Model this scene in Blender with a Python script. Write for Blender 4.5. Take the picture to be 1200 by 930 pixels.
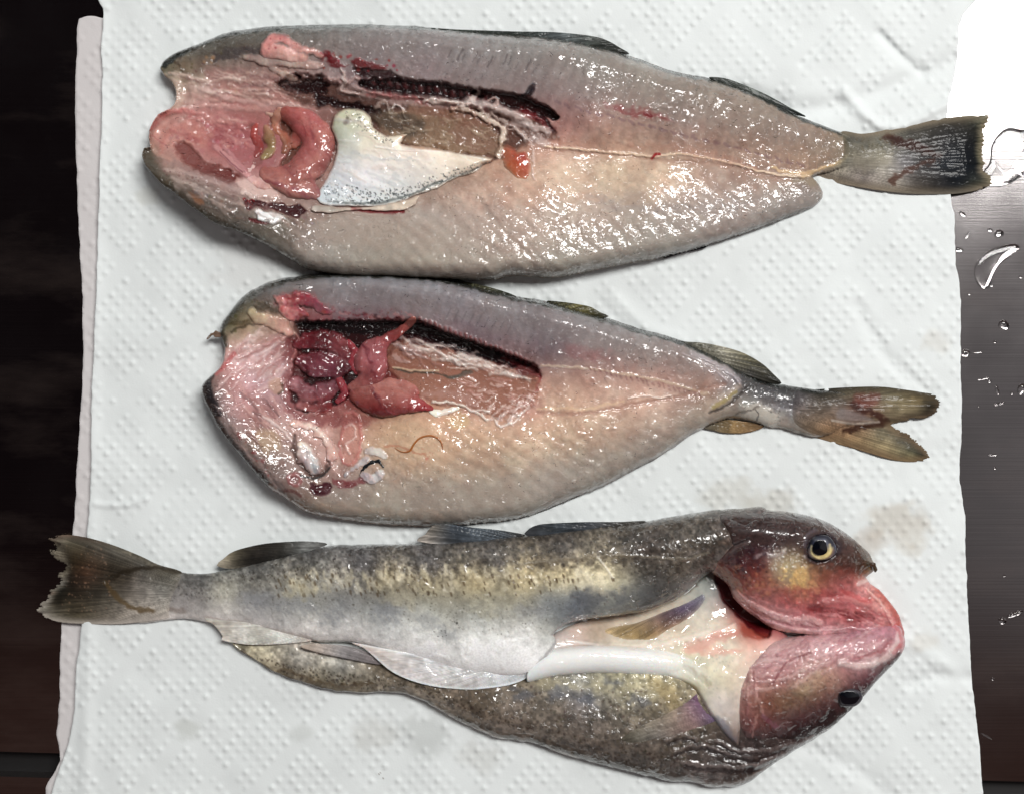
import bpy, math
import numpy as np

# ------------------------------------------------------------------ scene, camera, light
for o in list(bpy.data.objects): bpy.data.objects.remove(o)
sc = bpy.context.scene
COL = sc.collection
S = 0.0003            # metres per photo pixel on the table plane
HC = 1400.0           # camera height, same unit
def W3(px, py, z=0.0):
    k = 1.0 - z/HC
    return ((px-600.0)*S*k, (465.0-py)*S*k, z*S)

cam_d = bpy.data.cameras.new('camera'); cam = bpy.data.objects.new('camera', cam_d); COL.objects.link(cam)
cam.location = (0, 0, HC*S); cam.rotation_euler = (0, 0, 0)
cam_d.sensor_fit = 'HORIZONTAL'; cam_d.sensor_width = 36.0
cam_d.lens = 36.0*HC/1200.0
cam_d.clip_start = 0.005; cam_d.clip_end = 50
sc.camera = cam
sc.render.engine = 'CYCLES'
sc.render.resolution_x = 1024; sc.render.resolution_y = 793
sc.view_settings.view_transform = 'Standard'; sc.view_settings.look = 'None'
sc.view_settings.exposure = 0.0; sc.view_settings.gamma = 1.0
world = bpy.data.worlds.new('World'); sc.world = world; world.use_nodes = True
wn = world.node_tree; wbg = wn.nodes['Background']; wbg.inputs[1].default_value = 1.0
# dim kitchen around the table: a paler wall beyond the right side, a brown tint added behind the viewer for the steel to reflect, near black elsewhere
_tc = wn.nodes.new('ShaderNodeTexCoord'); _sp = wn.nodes.new('ShaderNodeSeparateXYZ'); wn.links.new(_tc.outputs['Generated'], _sp.inputs[0])
def _ramp(sock, a, b):
    m = wn.nodes.new('ShaderNodeMapRange'); m.interpolation_type = 'SMOOTHSTEP'
    m.inputs['From Min'].default_value = a; m.inputs['From Max'].default_value = b
    wn.links.new(sock, m.inputs['Value']); return m.outputs[0]
_m1 = wn.nodes.new('ShaderNodeMix'); _m1.data_type = 'RGBA'; _m1.inputs[6].default_value = (0.008, 0.005, 0.006, 1); _m1.inputs[7].default_value = (0.25, 0.236, 0.240, 1)
wn.links.new(_ramp(_sp.outputs['X'], 0.1, 0.5), _m1.inputs[0])
_m2 = wn.nodes.new('ShaderNodeMix'); _m2.data_type = 'RGBA'; _m2.inputs[7].default_value = (0.06, 0.032, 0.026, 1)
wn.links.new(_ramp(_sp.outputs['Y'], -0.10, -0.26), _m2.inputs[0]); wn.links.new(_m1.outputs[2], _m2.inputs[6])
wn.links.new(_m2.outputs[2], wbg.inputs[0])

def area(name, loc, target, sx, sy, power, col):
    d = bpy.data.lights.new(name, 'AREA'); d.shape = 'RECTANGLE'; d.size = sx; d.size_y = sy
    d.energy = power; d.color = col
    o = bpy.data.objects.new(name, d); COL.objects.link(o); o.location = loc
    v = np.array(target)-np.array(loc)
    import mathutils
    o.rotation_euler = mathutils.Vector(v).to_track_quat('-Z', 'Y').to_euler() if name != 'ceiling_lamp' else (math.radians(-22), 0, 0)
    return o
area('ceiling_lamp', (0.60, 0.585, 1.4), (0.02, 0, 0), 0.90, 0.34, 29.5, (1.0, 0.985, 0.96))
area('fill_light_front', (-0.5, -2.2, 1.4), (0, 0, 0), 3.5, 2.0, 9.0, (0.97, 0.98, 1.0))  # added soft fill from the front, out of view
area('fill_light_back', (-0.9, 2.2, 1.3), (0, 0, 0), 3.5, 2.0, 11.5, (0.94, 0.99, 1.0))  # added soft fill from the back left, out of view

# ------------------------------------------------------------------ numpy helpers
def s2l(c):
    c = np.clip(np.asarray(c, dtype=float), 0, 1)
    return np.where(c <= 0.04045, c/12.92, ((c+0.055)/1.055)**2.4)
def sm(a, b, x):
    t = np.clip((x-a)/(b-a), 0, 1); return t*t*(3-2*t)
_lat = {}
def noise(x, y, scale, seed=0):
    """smooth value noise in about -1..1"""
    if seed not in _lat: _lat[seed] = np.random.RandomState(seed+11).uniform(-1, 1, (256, 256))
    L = _lat[seed]
    u = np.asarray(x)/scale+1000.37; v = np.asarray(y)/scale+1000.71
    i = np.floor(u).astype(int); j = np.floor(v).astype(int)
    fu = u-i; fv = v-j
    fu = fu*fu*fu*(fu*(fu*6-15)+10); fv = fv*fv*fv*(fv*(fv*6-15)+10)
    i0 = i & 255; i1 = (i+1) & 255; j0 = j & 255; j1 = (j+1) & 255
    return (L[i0, j0]*(1-fu)+L[i1, j0]*fu)*(1-fv)+(L[i0, j1]*(1-fu)+L[i1, j1]*fu)*fv
def fbm(x, y, scale, octv=4, seed=0, gain=0.5):
    r = 0; a = 1; t = 0
    for k in range(octv):
        r = r+a*noise(x+17.3*k, y-9.1*k, scale/2**k, seed+k); t += a; a *= gain
    return r/t*1.5
def P(s):
    a = [float(v) for v in s.replace(';', ' ').replace(',', ' ').split()]
    return a
def pts(s, n=2): return np.array(P(s)).reshape(-1, n)
def catmull(p, closed=True, step=6.0):
    p = np.asarray(p, float); n = len(p); out = []
    rng = range(n) if closed else range(n-1)
    for i in rng:
        if closed: a, b, c, d = p[(i-1) % n], p[i], p[(i+1) % n], p[(i+2) % n]
        else: a, b, c, d = p[max(i-1, 0)], p[i], p[i+1], p[min(i+2, n-1)]
        m = max(1, int(np.hypot(*(c-b)[:2])/step))
        for k in range(m):
            t = k/m
            out.append(0.5*((2*b)+(-a+c)*t+(2*a-5*b+4*c-d)*t*t+(-a+3*b-3*c+d)*t**3))
    if not closed: out.append(p[-1])
    return np.array(out)
def rbf(X, Y, ctl, c=6.0):
    """linear-kernel interpolation of scattered control values (x, y, v...)"""
    ctl = np.asarray(ctl, float); p = ctl[:, :2]; v = ctl[:, 2:]
    n = len(p)
    A = np.zeros((n+1, n+1)); d = np.sqrt(((p[:, None]-p[None])**2).sum(-1)+c*c)
    A[:n, :n] = d; A[:n, n] = 1; A[n, :n] = 1
    A[:n, :n] += -np.eye(n)*2.0
    w = np.linalg.solve(A, np.vstack([v, np.zeros((1, v.shape[1]))]))
    out = np.zeros(X.shape+(v.shape[1],)) + w[n]
    for k in range(n):
        r = np.sqrt((X-p[k, 0])**2+(Y-p[k, 1])**2+c*c)
        out += r[..., None]*w[k]
    lo = v.min(0); hi = v.max(0)
    return np.clip(out, lo, hi)
def segdist(X, Y, a, b):
    ax, ay = a[:2]; dx, dy = b[0]-ax, b[1]-ay
    L = dx*dx+dy*dy+1e-9
    t = np.clip(((X-ax)*dx+(Y-ay)*dy)/L, 0, 1)
    return np.hypot(X-ax-t*dx, Y-ay-t*dy), t
def poly_sd(X, Y, poly):
    """signed distance to a closed polygon, positive inside"""
    D = np.full(X.shape, 1e9); ins = np.zeros(X.shape, bool); n = len(poly)
    for i in range(n):
        a = poly[i]; b = poly[(i+1) % n]
        d, _ = segdist(X, Y, a, b); np.minimum(D, d, out=D)
        if a[1] != b[1]:
            c = ((a[1] > Y) != (b[1] > Y)) & (X < (b[0]-a[0])*(Y-a[1])/(b[1]-a[1])+a[0])
            ins ^= c
    return np.where(ins, D, -D)

SAT = 0.86
class Field:
    """a sculpted and painted relief over the table: shape, height, colour, wetness per grid node"""
    def __init__(s, x0, y0, x1, y1, cell):
        s.cell = cell
        xs = np.arange(x0, x1+cell, cell); ys = np.arange(y0, y1+cell, cell)
        s.X, s.Y = np.meshgrid(xs, ys, indexing='ij')
        s.x0, s.y0 = x0, y0
        s.Z = np.zeros(s.X.shape); s.C = np.ones(s.X.shape+(3,))*0.5; s.G = np.ones(s.X.shape)
        s.sd = None
    def sub(s, bx0, by0, bx1, by1):
        i0 = max(int((bx0-s.x0)/s.cell), 0); i1 = min(int((bx1-s.x0)/s.cell)+2, s.X.shape[0])
        j0 = max(int((by0-s.y0)/s.cell), 0); j1 = min(int((by1-s.y0)/s.cell)+2, s.X.shape[1])
        if i1 <= i0 or j1 <= j0: return None
        return (slice(i0, i1), slice(j0, j1))
    def shape(s, outline, rough=0.0, seed=5, step=6.0, closed_smooth=True):
        p = catmull(outline, True, step) if closed_smooth else np.asarray(outline, float)
        s.sd = poly_sd(s.X, s.Y, p)
        if rough: s.sd = s.sd+rough*fbm(s.X, s.Y, 14, 3, seed)
    def capsules(s, chains, k=5.0):
        """union of tapered tubes: each chain = [(x, y, r), ...]"""
        F = np.full(s.X.shape, -1e3); R = np.zeros(s.X.shape)
        for ch in chains:
            ch = catmull(ch, False, 5.0) if len(ch) > 1 else np.array([ch[0], ch[0]])
            for a, b in zip(ch[:-1], ch[1:]):
                d, t = segdist(s.X, s.Y, a, b); r = a[2]+(b[2]-a[2])*t
                f = r-d
                R = np.where(f > F, r, R)
                h = np.clip(0.5+0.5*(f-F)/k, 0, 1)
                F = F*(1-h)+f*h+k*h*(1-h)*0.35*(np.abs(f-F) < k)
        s.sd = F; s.R = np.maximum(R, 1)
        return F
    def color(s, ctl, c=8.0):
        s.C = rbf(s.X, s.Y, ctl, c)/255.0
    def height(s, ctl, edge, w, c=10.0, pw=0.5):
        h = rbf(s.X, s.Y, ctl, c)[..., 0]
        if not np.isscalar(edge): edge = rbf(s.X, s.Y, edge, 10)[..., 0]
        t = np.clip(s.sd/w, 0, 1)
        prof = (1-(1-t)**2)**pw
        s.Z = edge+(h-edge)*prof
    def _apply(s, sl, m, col, dz, g):
        if col is not None:
            s.C[sl] += (np.asarray(col)/255.0-s.C[sl])*m[..., None]
        if dz: s.Z[sl] += dz*m
        if g is not None: s.G[sl] += (g-s.G[sl])*m
    def stroke(s, path, w, col=None, a=1.0, soft=0.6, dz=0.0, wob=0.0, ws=7.0, seed=3, smooth=True, g=None):
        path = np.asarray(path, float)
        if path.shape[1] == 2: path = np.hstack([path, np.full((len(path), 1), w)])
        if smooth and len(path) > 1: path = catmull(path, False, 4.0)
        if len(path) == 1: path = np.vstack([path, path+[0.01, 0, 0]])
        m_ = path[:, 2].max()*(1.3+soft)+wob*2+2
        sl = s.sub(path[:, 0].min()-m_, path[:, 1].min()-m_, path[:, 0].max()+m_, path[:, 1].max()+m_)
        if sl is None: return
        X = s.X[sl]; Y = s.Y[sl]; best = np.full(X.shape, 1e9)
        wx = wy = 0
        if wob:
            wx = fbm(X, Y, ws, 3, seed)*wob; wy = fbm(X, Y, ws, 3, seed+7)*wob
        for a_, b_ in zip(path[:-1], path[1:]):
            d, t = segdist(X+wx, Y+wy, a_, b_); r = a_[2]+(b_[2]-a_[2])*t
            np.minimum(best, d/np.maximum(r, 0.05), out=best)
        m = (1-sm(1-soft*0.7, 1+soft*0.5, best))*a
        s._apply(sl, m, col, dz, g)
    def fill(s, poly, col=None, a=1.0, soft=4.0, dz=0.0, wob=0.0, ws=9.0, seed=4, tex=0.0, g=None, smooth=True):
        p = catmull(poly, True, 6.0) if smooth else np.asarray(poly, float)
        m_ = soft+wob*2+2
        sl = s.sub(p[:, 0].min()-m_, p[:, 1].min()-m_, p[:, 0].max()+m_, p[:, 1].max()+m_)
        if sl is None: return
        X = s.X[sl]; Y = s.Y[sl]
        if wob: sd = poly_sd(X+fbm(X, Y, ws, 3, seed)*wob, Y+fbm(X, Y, ws, 3, seed+5)*wob, p)
        else: sd = poly_sd(X, Y, p)
        m = sm(-soft*0.5, soft*0.5, sd)*a
        if tex: m = m*np.clip(1+tex*fbm(X, Y, 6, 3, seed+9), 0, 1)
        s._apply(sl, m, col, dz, g)
    def dots(s, poly, n, r0, r1, col, a=0.9, seed=1, dz=0.0, stretch=1.0, ang=0.0, cj=0):
        rs = np.random.RandomState(seed); p = np.asarray(poly, float)
        lo = p.min(0); hi = p.max(0); k = 0; tries = 0
        while k < n and tries < n*20:
            tries += 1
            q = lo+(hi-lo)*rs.rand(2)
            if poly_sd(q[:1], q[1:2], p)[0] < 0: continue
            r = r0+(r1-r0)*rs.rand()**2; k += 1
            cc = None if col is None else np.array(col)+(rs.rand(3)-0.5)*cj
            L = r*(stretch-1)*2; an = ang+(rs.rand()-0.5)*0.8
            d = np.array([math.cos(an), math.sin(an)])*L/2
            s.stroke([q-d, q+d], r, cc, a, 0.8, dz, smooth=False)
    def mottle(s, amp, scale, seed=0, octv=3, tint=(1, 1, 1), mask=None):
        n = fbm(s.X, s.Y, scale, octv, seed)*amp
        if mask is not None: n = n*mask
        s.C = s.C*(1+n[..., None]*np.asarray(tint))
    def zat(s, X, Y):
        u = np.clip((X-s.x0)/s.cell, 0, s.X.shape[0]-1.01); v = np.clip((Y-s.y0)/s.cell, 0, s.X.shape[1]-1.01)
        i = u.astype(int); j = v.astype(int); fu = u-i; fv = v-j
        Z = s.Z
        return (Z[i, j]*(1-fu)+Z[i+1, j]*fu)*(1-fv)+(Z[i, j+1]*(1-fu)+Z[i+1, j+1]*fu)*fv
    def under(s, f, w=4.0, amt=.8):
        """let the rim take the colour of the tissue it grows from"""
        u = np.clip((s.X-f.x0)/f.cell, 0, f.X.shape[0]-1).astype(int); v = np.clip((s.Y-f.y0)/f.cell, 0, f.X.shape[1]-1).astype(int)
        m = (1-sm(0, w, s.sd))*amt
        s.C = s.C+(f.C[u, v]-s.C)*m[..., None]
    def build(s, name, mat, parent=None, floor=None, drop=6.0, inset=4.0, back=False, thick=1.0, sat=1.0):
        """mesh with edges snapped to the outline and a side wall that curls under"""
        c = s.cell; sd = s.sd
        keep = sd > -0.75*c
        gx, gy = np.gradient(sd, c)
        gl = np.hypot(gx, gy)+1e-6; gx /= gl; gy /= gl
        q = keep[:-1, :-1] & keep[1:, :-1] & keep[1:, 1:] & keep[:-1, 1:]
        ctr = (sd[:-1, :-1]+sd[1:, :-1]+sd[1:, 1:]+sd[:-1, 1:])/4
        q &= ctr > 0
        used = np.zeros(keep.shape, bool)
        used[:-1, :-1] |= q; used[1:, :-1] |= q; used[1:, 1:] |= q; used[:-1, 1:] |= q
        idx = np.full(keep.shape, -1); idx[used] = np.arange(used.sum())
        I, J = np.nonzero(q)
        F = np.stack([idx[I, J], idx[I, J+1], idx[I+1, J+1], idx[I+1, J]], 1)   # y runs down: this winding faces up
        X = s.X[used].copy(); Y = s.Y[used].copy(); Z = s.Z[used].copy()
        C = s.C[used]; G = s.G[used]; sdu = sd[used]; nx = gx[used]; ny = gy[used]
        E = np.concatenate([F[:, [0, 1]], F[:, [1, 2]], F[:, [2, 3]], F[:, [3, 0]]])
        key = np.sort(E, 1); kk = key[:, 0].astype(np.int64)*len(X)+key[:, 1]
        uq, inv, cnt = np.unique(kk, return_inverse=True, return_counts=True)
        BE = E[cnt[inv] == 1]
        bv = np.unique(BE)
        mv = np.clip(sdu[bv], -1.2*c, 1.2*c)
        X[bv] -= mv*nx[bv]; Y[bv] -= mv*ny[bv]
        V = [np.stack([X, Y, Z], 1)]; CC = [C]; GG = [G]; FF = [F]; n = len(X)
        if back:
            V.append(np.stack([X, Y, Z-thick], 1)); CC.append(C); GG.append(G)
            FF.append(F[:, ::-1]+n)
            FF.append(np.stack([BE[:, 1], BE[:, 0], BE[:, 0]+n, BE[:, 1]+n], 1))
        else:
            m = np.full(n, -1); m[bv] = np.arange(len(bv)); k = n; prev = None
            bx, by, bz = X[bv], Y[bv], Z[bv]
            fl = (bz-drop) if floor is None else np.minimum(np.full(len(bz), float(floor)), bz-0.5)
            for (f, ins) in ((0.35, -0.12), (0.75, 0.25), (1.0, 1.0)):
                V.append(np.stack([bx+nx[bv]*inset*ins, by+ny[bv]*inset*ins, bz+(fl-bz)*f], 1))
                CC.append(C[bv]); GG.append(G[bv])
                a, b = BE[:, 0], BE[:, 1]
                if prev is None: A, B = a, b
                else: A, B = m[a]+prev, m[b]+prev
                FF.append(np.stack([B, A, m[a]+k, m[b]+k], 1)); prev = k; k += len(bv)
        V = np.concatenate(V); CC = np.concatenate(CC); GG = np.concatenate(GG); FF = np.concatenate(FF)
        kz = 1-V[:, 2]/HC
        co = np.stack([(V[:, 0]-600)*S*kz, (465-V[:, 1])*S*kz, V[:, 2]*S], 1)
        me = bpy.data.meshes.new(name)
        me.vertices.add(len(co)); me.vertices.foreach_set('co', co.ravel().astype(np.float32))
        me.loops.add(FF.size); me.loops.foreach_set('vertex_index', FF.ravel().astype(np.int32))
        me.polygons.add(len(FF)); me.polygons.foreach_set('loop_start', (np.arange(len(FF))*4).astype(np.int32))
        me.polygons.foreach_set('use_smooth', np.ones(len(FF), bool))
        me.update(calc_edges=True); me.validate()
        at = me.color_attributes.new('tint', 'FLOAT_COLOR', 'POINT')
        CC = np.clip(CC, 0, 1)**1.16*1.035; lum = CC@np.array([.3, .59, .11]); CC = lum[:, None]+(CC-lum[:, None])*SAT*sat
        rgba = np.concatenate([s2l(CC), np.clip(GG, 0, 4)[:, None]], 1)
        at.data.foreach_set('color', rgba.ravel().astype(np.float32))
        me.materials.append(mat)
        o = bpy.data.objects.new(name, me); COL.objects.link(o)
        if parent is not None:
            o.parent = parent; o.location = [-v for v in parent.location]
        return o

# ------------------------------------------------------------------ materials
def newmat(name):
    m = bpy.data.materials.new(name); m.use_nodes = True
    nt = m.node_tree; b = nt.nodes['Principled BSDF']
    return m, nt, b
def N(nt, t, **kw):
    n = nt.nodes.new(t)
    for k, v in kw.items(): setattr(n, k, v)
    return n
def wet_material(name, sss=0.25, rough=0.42, coat=1.0, coat_rough=0.06, fine=900, fine_h=0.0002, coarse=260, coarse_h=0.0003,
                 radius=(0.004, 0.0015, 0.0009), colour_noise=0.10, transl=0.0, spec=0.4, stretch=1.0, det=0.6, thr=0.50, sw=0.10, coat_ior=1.5, base_h=0.00004):
    m, nt, b = newmat(name); L = nt.links
    at = N(nt, 'ShaderNodeAttribute', attribute_name='tint')
    geo = N(nt, 'ShaderNodeNewGeometry')
    mp = N(nt, 'ShaderNodeMapping'); mp.inputs['Scale'].default_value = (1, stretch, 1)
    L.new(geo.outputs['Position'], mp.inputs['Vector'])
    n0 = N(nt, 'ShaderNodeTexNoise'); n0.inputs['Scale'].default_value = 1400; n0.inputs['Detail'].default_value = 3
    L.new(mp.outputs[0], n0.inputs['Vector'])
    mr = N(nt, 'ShaderNodeMapRange'); mr.inputs['From Min'].default_value = 0.25; mr.inputs['From Max'].default_value = 0.75
    mr.inputs['To Min'].default_value = 1-colour_noise; mr.inputs['To Max'].default_value = 1+colour_noise
    L.new(n0.outputs['Fac'], mr.inputs['Value'])
    vm = N(nt, 'ShaderNodeVectorMath', operation='SCALE'); L.new(at.outputs['Color'], vm.inputs[0]); L.new(mr.outputs[0], vm.inputs['Scale'])
    L.new(vm.outputs[0], b.inputs['Base Color'])
    b.inputs['Roughness'].default_value = rough
    b.inputs['Specular IOR Level'].default_value = spec
    b.inputs['Subsurface Weight'].default_value = sss
    b.inputs['Subsurface Radius'].default_value = radius
    b.inputs['Subsurface Scale'].default_value = 1.0
    # water film: droplets and wrinkles in patches
    na = N(nt, 'ShaderNodeTexNoise'); na.inputs['Scale'].default_value = fine; na.inputs['Detail'].default_value = det; na.inputs['Distortion'].default_value = 0.6
    nb = N(nt, 'ShaderNodeTexNoise'); nb.inputs['Scale'].default_value = coarse; nb.inputs['Detail'].default_value = 2; nb.inputs['Distortion'].default_value = 0.4
    nm = N(nt, 'ShaderNodeTexNoise'); nm.inputs['Scale'].default_value = 75; nm.inputs['Detail'].default_value = 3
    for n in (na, nb): L.new(mp.outputs[0], n.inputs['Vector'])
    L.new(geo.outputs['Position'], nm.inputs['Vector'])
    mk = N(nt, 'ShaderNodeMapRange'); mk.inputs['From Min'].default_value = 0.42; mk.inputs['From Max'].default_value = 0.58
    mk.inputs['To Min'].default_value = 0.25; mk.inputs['To Max'].default_value = 1.0
    L.new(nm.outputs['Fac'], mk.inputs['Value'])
    mg = N(nt, 'ShaderNodeMath', operation='MULTIPLY'); L.new(mk.outputs[0], mg.inputs[0]); L.new(at.outputs['Alpha'], mg.inputs[1])
    # flat film broken by small ridges and beads: steps in the noise give thin crisp glints
    def step(src, a, w):
        r = N(nt, 'ShaderNodeMapRange', interpolation_type='SMOOTHSTEP'); r.inputs['From Min'].default_value = a; r.inputs['From Max'].default_value = a+w
        L.new(src.outputs['Fac'], r.inputs['Value']); return r.outputs[0]
    f1 = N(nt, 'ShaderNodeMath', operation='MULTIPLY'); L.new(step(na, thr, sw), f1.inputs[0]); L.new(mg.outputs[0], f1.inputs[1])
    b1 = N(nt, 'ShaderNodeBump'); b1.inputs['Strength'].default_value = 1; b1.inputs['Distance'].default_value = fine_h
    L.new(f1.outputs[0], b1.inputs['Height'])
    f2 = N(nt, 'ShaderNodeMath', operation='MULTIPLY'); L.new(step(nb, 0.53, 0.08), f2.inputs[0]); L.new(mg.outputs[0], f2.inputs[1])
    f3 = N(nt, 'ShaderNodeMath', operation='MULTIPLY_ADD'); L.new(nb.outputs['Fac'], f3.inputs[0]); f3.inputs[1].default_value = 0.5; L.new(f2.outputs[0], f3.inputs[2])
    b2 = N(nt, 'ShaderNodeBump'); b2.inputs['Strength'].default_value = 1; b2.inputs['Distance'].default_value = coarse_h
    L.new(f3.outputs[0], b2.inputs['Height']); L.new(b1.outputs[0], b2.inputs['Normal'])
    b.inputs['Coat Weight'].default_value = coat; b.inputs['Coat Roughness'].default_value = coat_rough
    b.inputs['Coat IOR'].default_value = coat_ior
    L.new(b2.outputs[0], b.inputs['Coat Normal'])
    b3 = N(nt, 'ShaderNodeBump'); b3.inputs['Strength'].default_value = 0.5; b3.inputs['Distance'].default_value = base_h
    L.new(n0.outputs['Fac'], b3.inputs['Height']); L.new(b3.outputs[0], b.inputs['Normal'])
    if transl:
        tr = N(nt, 'ShaderNodeBsdfTranslucent'); L.new(vm.outputs[0], tr.inputs['Color'])
        mx = N(nt, 'ShaderNodeMixShader'); mx.inputs[0].default_value = transl
        out = nt.nodes['Material Output']
        L.new(b.outputs[0], mx.inputs[1]); L.new(tr.outputs[0], mx.inputs[2]); L.new(mx.outputs[0], out.inputs['Surface'])
    return m
M_flesh = wet_material('wet flesh', sss=0.22, fine=700, fine_h=0.0007, coarse=230, coarse_h=0.0006, thr=0.48, sw=0.12, stretch=1.3, spec=0.08, radius=(0.0025, 0.0013, 0.0009), colour_noise=0.07)
M_organ = wet_material('wet organ', sss=0.30, fine=420, fine_h=0.0006, coarse=150, coarse_h=0.0011, coat_rough=0.04, spec=0.1, thr=0.55)
M_skin = wet_material('wet skin', sss=0.06, fine=560, fine_h=0.0004, coarse=170, coarse_h=0.0008, colour_noise=0.14, radius=(0.001, 0.0006, 0.0004), spec=0.12, thr=0.54)
M_head = wet_material('wet head skin', sss=0.2, fine=430, fine_h=0.0004, coarse=150, coarse_h=0.0013, colour_noise=0.10, spec=0.12, thr=0.56)
M_belly = wet_material('wet white belly', sss=0.25, fine=300, fine_h=0.00006, coarse=100, coarse_h=0.0005, colour_noise=0.03, spec=0.1, thr=0.62, coat_rough=0.03)
M_fin = wet_material('fin membrane', sss=0.0, rough=0.5, coat=0.18, spec=0.05, fine=700, fine_h=0.00015, coarse=250, coarse_h=0.0002, transl=0.06, thr=0.56)
M_film = wet_material('silver lining', sss=0.1, rough=0.3, fine=400, fine_h=0.00010, coarse=140, coarse_h=0.00030, coat_rough=0.05, thr=0.56, spec=0.2, colour_noise=0.05)

def paper_material():
    m, nt, b = newmat('paper towel'); L = nt.links
    at = N(nt, 'ShaderNodeAttribute', attribute_name='tint'); geo = N(nt, 'ShaderNodeNewGeometry')
    L.new(at.outputs['Color'], b.inputs['Base Color'])
    b.inputs['Roughness'].default_value = 0.85; b.inputs['Specular IOR Level'].default_value = 0.15
    n = N(nt, 'ShaderNodeTexNoise'); n.inputs['Scale'].default_value = 1500; n.inputs['Detail'].default_value = 4
    L.new(geo.outputs['Position'], n.inputs['Vector'])
    bp = N(nt, 'ShaderNodeBump'); bp.inputs['Strength'].default_value = 0.5; bp.inputs['Distance'].default_value = 0.00012
    L.new(n.outputs['Fac'], bp.inputs['Height']); L.new(bp.outputs[0], b.inputs['Normal'])
    tr = N(nt, 'ShaderNodeBsdfTranslucent'); L.new(at.outputs['Color'], tr.inputs['Color'])
    mx = N(nt, 'ShaderNodeMixShader'); mx.inputs[0].default_value = 0.12
    L.new(b.outputs[0], mx.inputs[1]); L.new(tr.outputs[0], mx.inputs[2]); L.new(mx.outputs[0], nt.nodes['Material Output'].inputs['Surface'])
    return m
M_paper = paper_material()
def steel_material():
    m, nt, b = newmat('brushed steel'); L = nt.links
    geo = N(nt, 'ShaderNodeNewGeometry')
    mp = N(nt, 'ShaderNodeMapping'); mp.inputs['Scale'].default_value = (12, 1800, 1)
    L.new(geo.outputs['Position'], mp.inputs['Vector'])
    n = N(nt, 'ShaderNodeTexNoise'); n.inputs['Scale'].default_value = 1; n.inputs['Detail'].default_value = 4
    L.new(mp.outputs[0], n.inputs['Vector'])
    n2 = N(nt, 'ShaderNodeTexNoise'); n2.inputs['Scale'].default_value = 35; n2.inputs['Detail'].default_value = 5
    L.new(geo.outputs['Position'], n2.inputs['Vector'])
    mr = N(nt, 'ShaderNodeMapRange'); mr.inputs['From Min'].default_value = 0.3; mr.inputs['From Max'].default_value = 0.7
    mr.inputs['To Min'].default_value = 0.10; mr.inputs['To Max'].default_value = 0.15
    L.new(n2.outputs['Fac'], mr.inputs['Value']); L.new(mr.outputs[0], b.inputs['Roughness'])
    cr = N(nt, 'ShaderNodeValToRGB'); cr.color_ramp.elements[0].color = (0.24, 0.225, 0.225, 1); cr.color_ramp.elements[1].color = (0.50, 0.475, 0.475, 1)
    L.new(n.outputs['Fac'], cr.inputs[0]); L.new(cr.outputs[0], b.inputs['Base Color'])
    b.inputs['Metallic'].default_value = 1.0
    # dried water film and smears: a thin dull layer over the metal
    mp2 = N(nt, 'ShaderNodeMapping'); mp2.inputs['Scale'].default_value = (14, 40, 1); L.new(geo.outputs['Position'], mp2.inputs['Vector'])
    n3 = N(nt, 'ShaderNodeTexNoise'); n3.inputs['Scale'].default_value = 1; n3.inputs['Detail'].default_value = 7; n3.inputs['Roughness'].default_value = 0.62; L.new(mp2.outputs[0], n3.inputs['Vector'])
    r3 = N(nt, 'ShaderNodeMapRange'); r3.inputs['From Min'].default_value = 0.50; r3.inputs['From Max'].default_value = 0.78; r3.inputs['To Max'].default_value = 0.055; L.new(n3.outputs['Fac'], r3.inputs['Value'])
    df = N(nt, 'ShaderNodeBsdfDiffuse'); df.inputs['Color'].default_value = (0.30, 0.22, 0.19, 1)
    mx = N(nt, 'ShaderNodeMixShader'); L.new(r3.outputs[0], mx.inputs[0]); L.new(b.outputs[0], mx.inputs[1]); L.new(df.outputs[0], mx.inputs[2]); L.new(mx.outputs[0], nt.nodes['Material Output'].inputs['Surface'])
    bp = N(nt, 'ShaderNodeBump'); bp.inputs['Strength'].default_value = 0.25; bp.inputs['Distance'].default_value = 0.00003
    L.new(n.outputs['Fac'], bp.inputs['Height']); L.new(bp.outputs[0], b.inputs['Normal'])
    return m
M_steel = steel_material()
def simple(name, col, rough=0.1, **kw):
    m, nt, b = newmat(name); b.inputs['Base Color'].default_value = (*s2l(np.array(col)/255.0), 1); b.inputs['Roughness'].default_value = rough
    for k, v in kw.items(): b.inputs[k.replace('_', ' ')].default_value = v
    return m
M_black = simple('gap black', (8, 6, 7), 0.6)  # plain black for the gap between worktop and rail
M_water = simple('water', (255, 255, 255), 0.02, Transmission_Weight=1.0, IOR=1.33)
M_pupil = simple('pupil', (5, 7, 14), 0.12, Coat_Weight=1.0)
M_worm = simple('worm', (165, 100, 45), 0.3, Coat_Weight=1.0, Subsurface_Weight=0.2, Subsurface_Scale=0.001)

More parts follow.
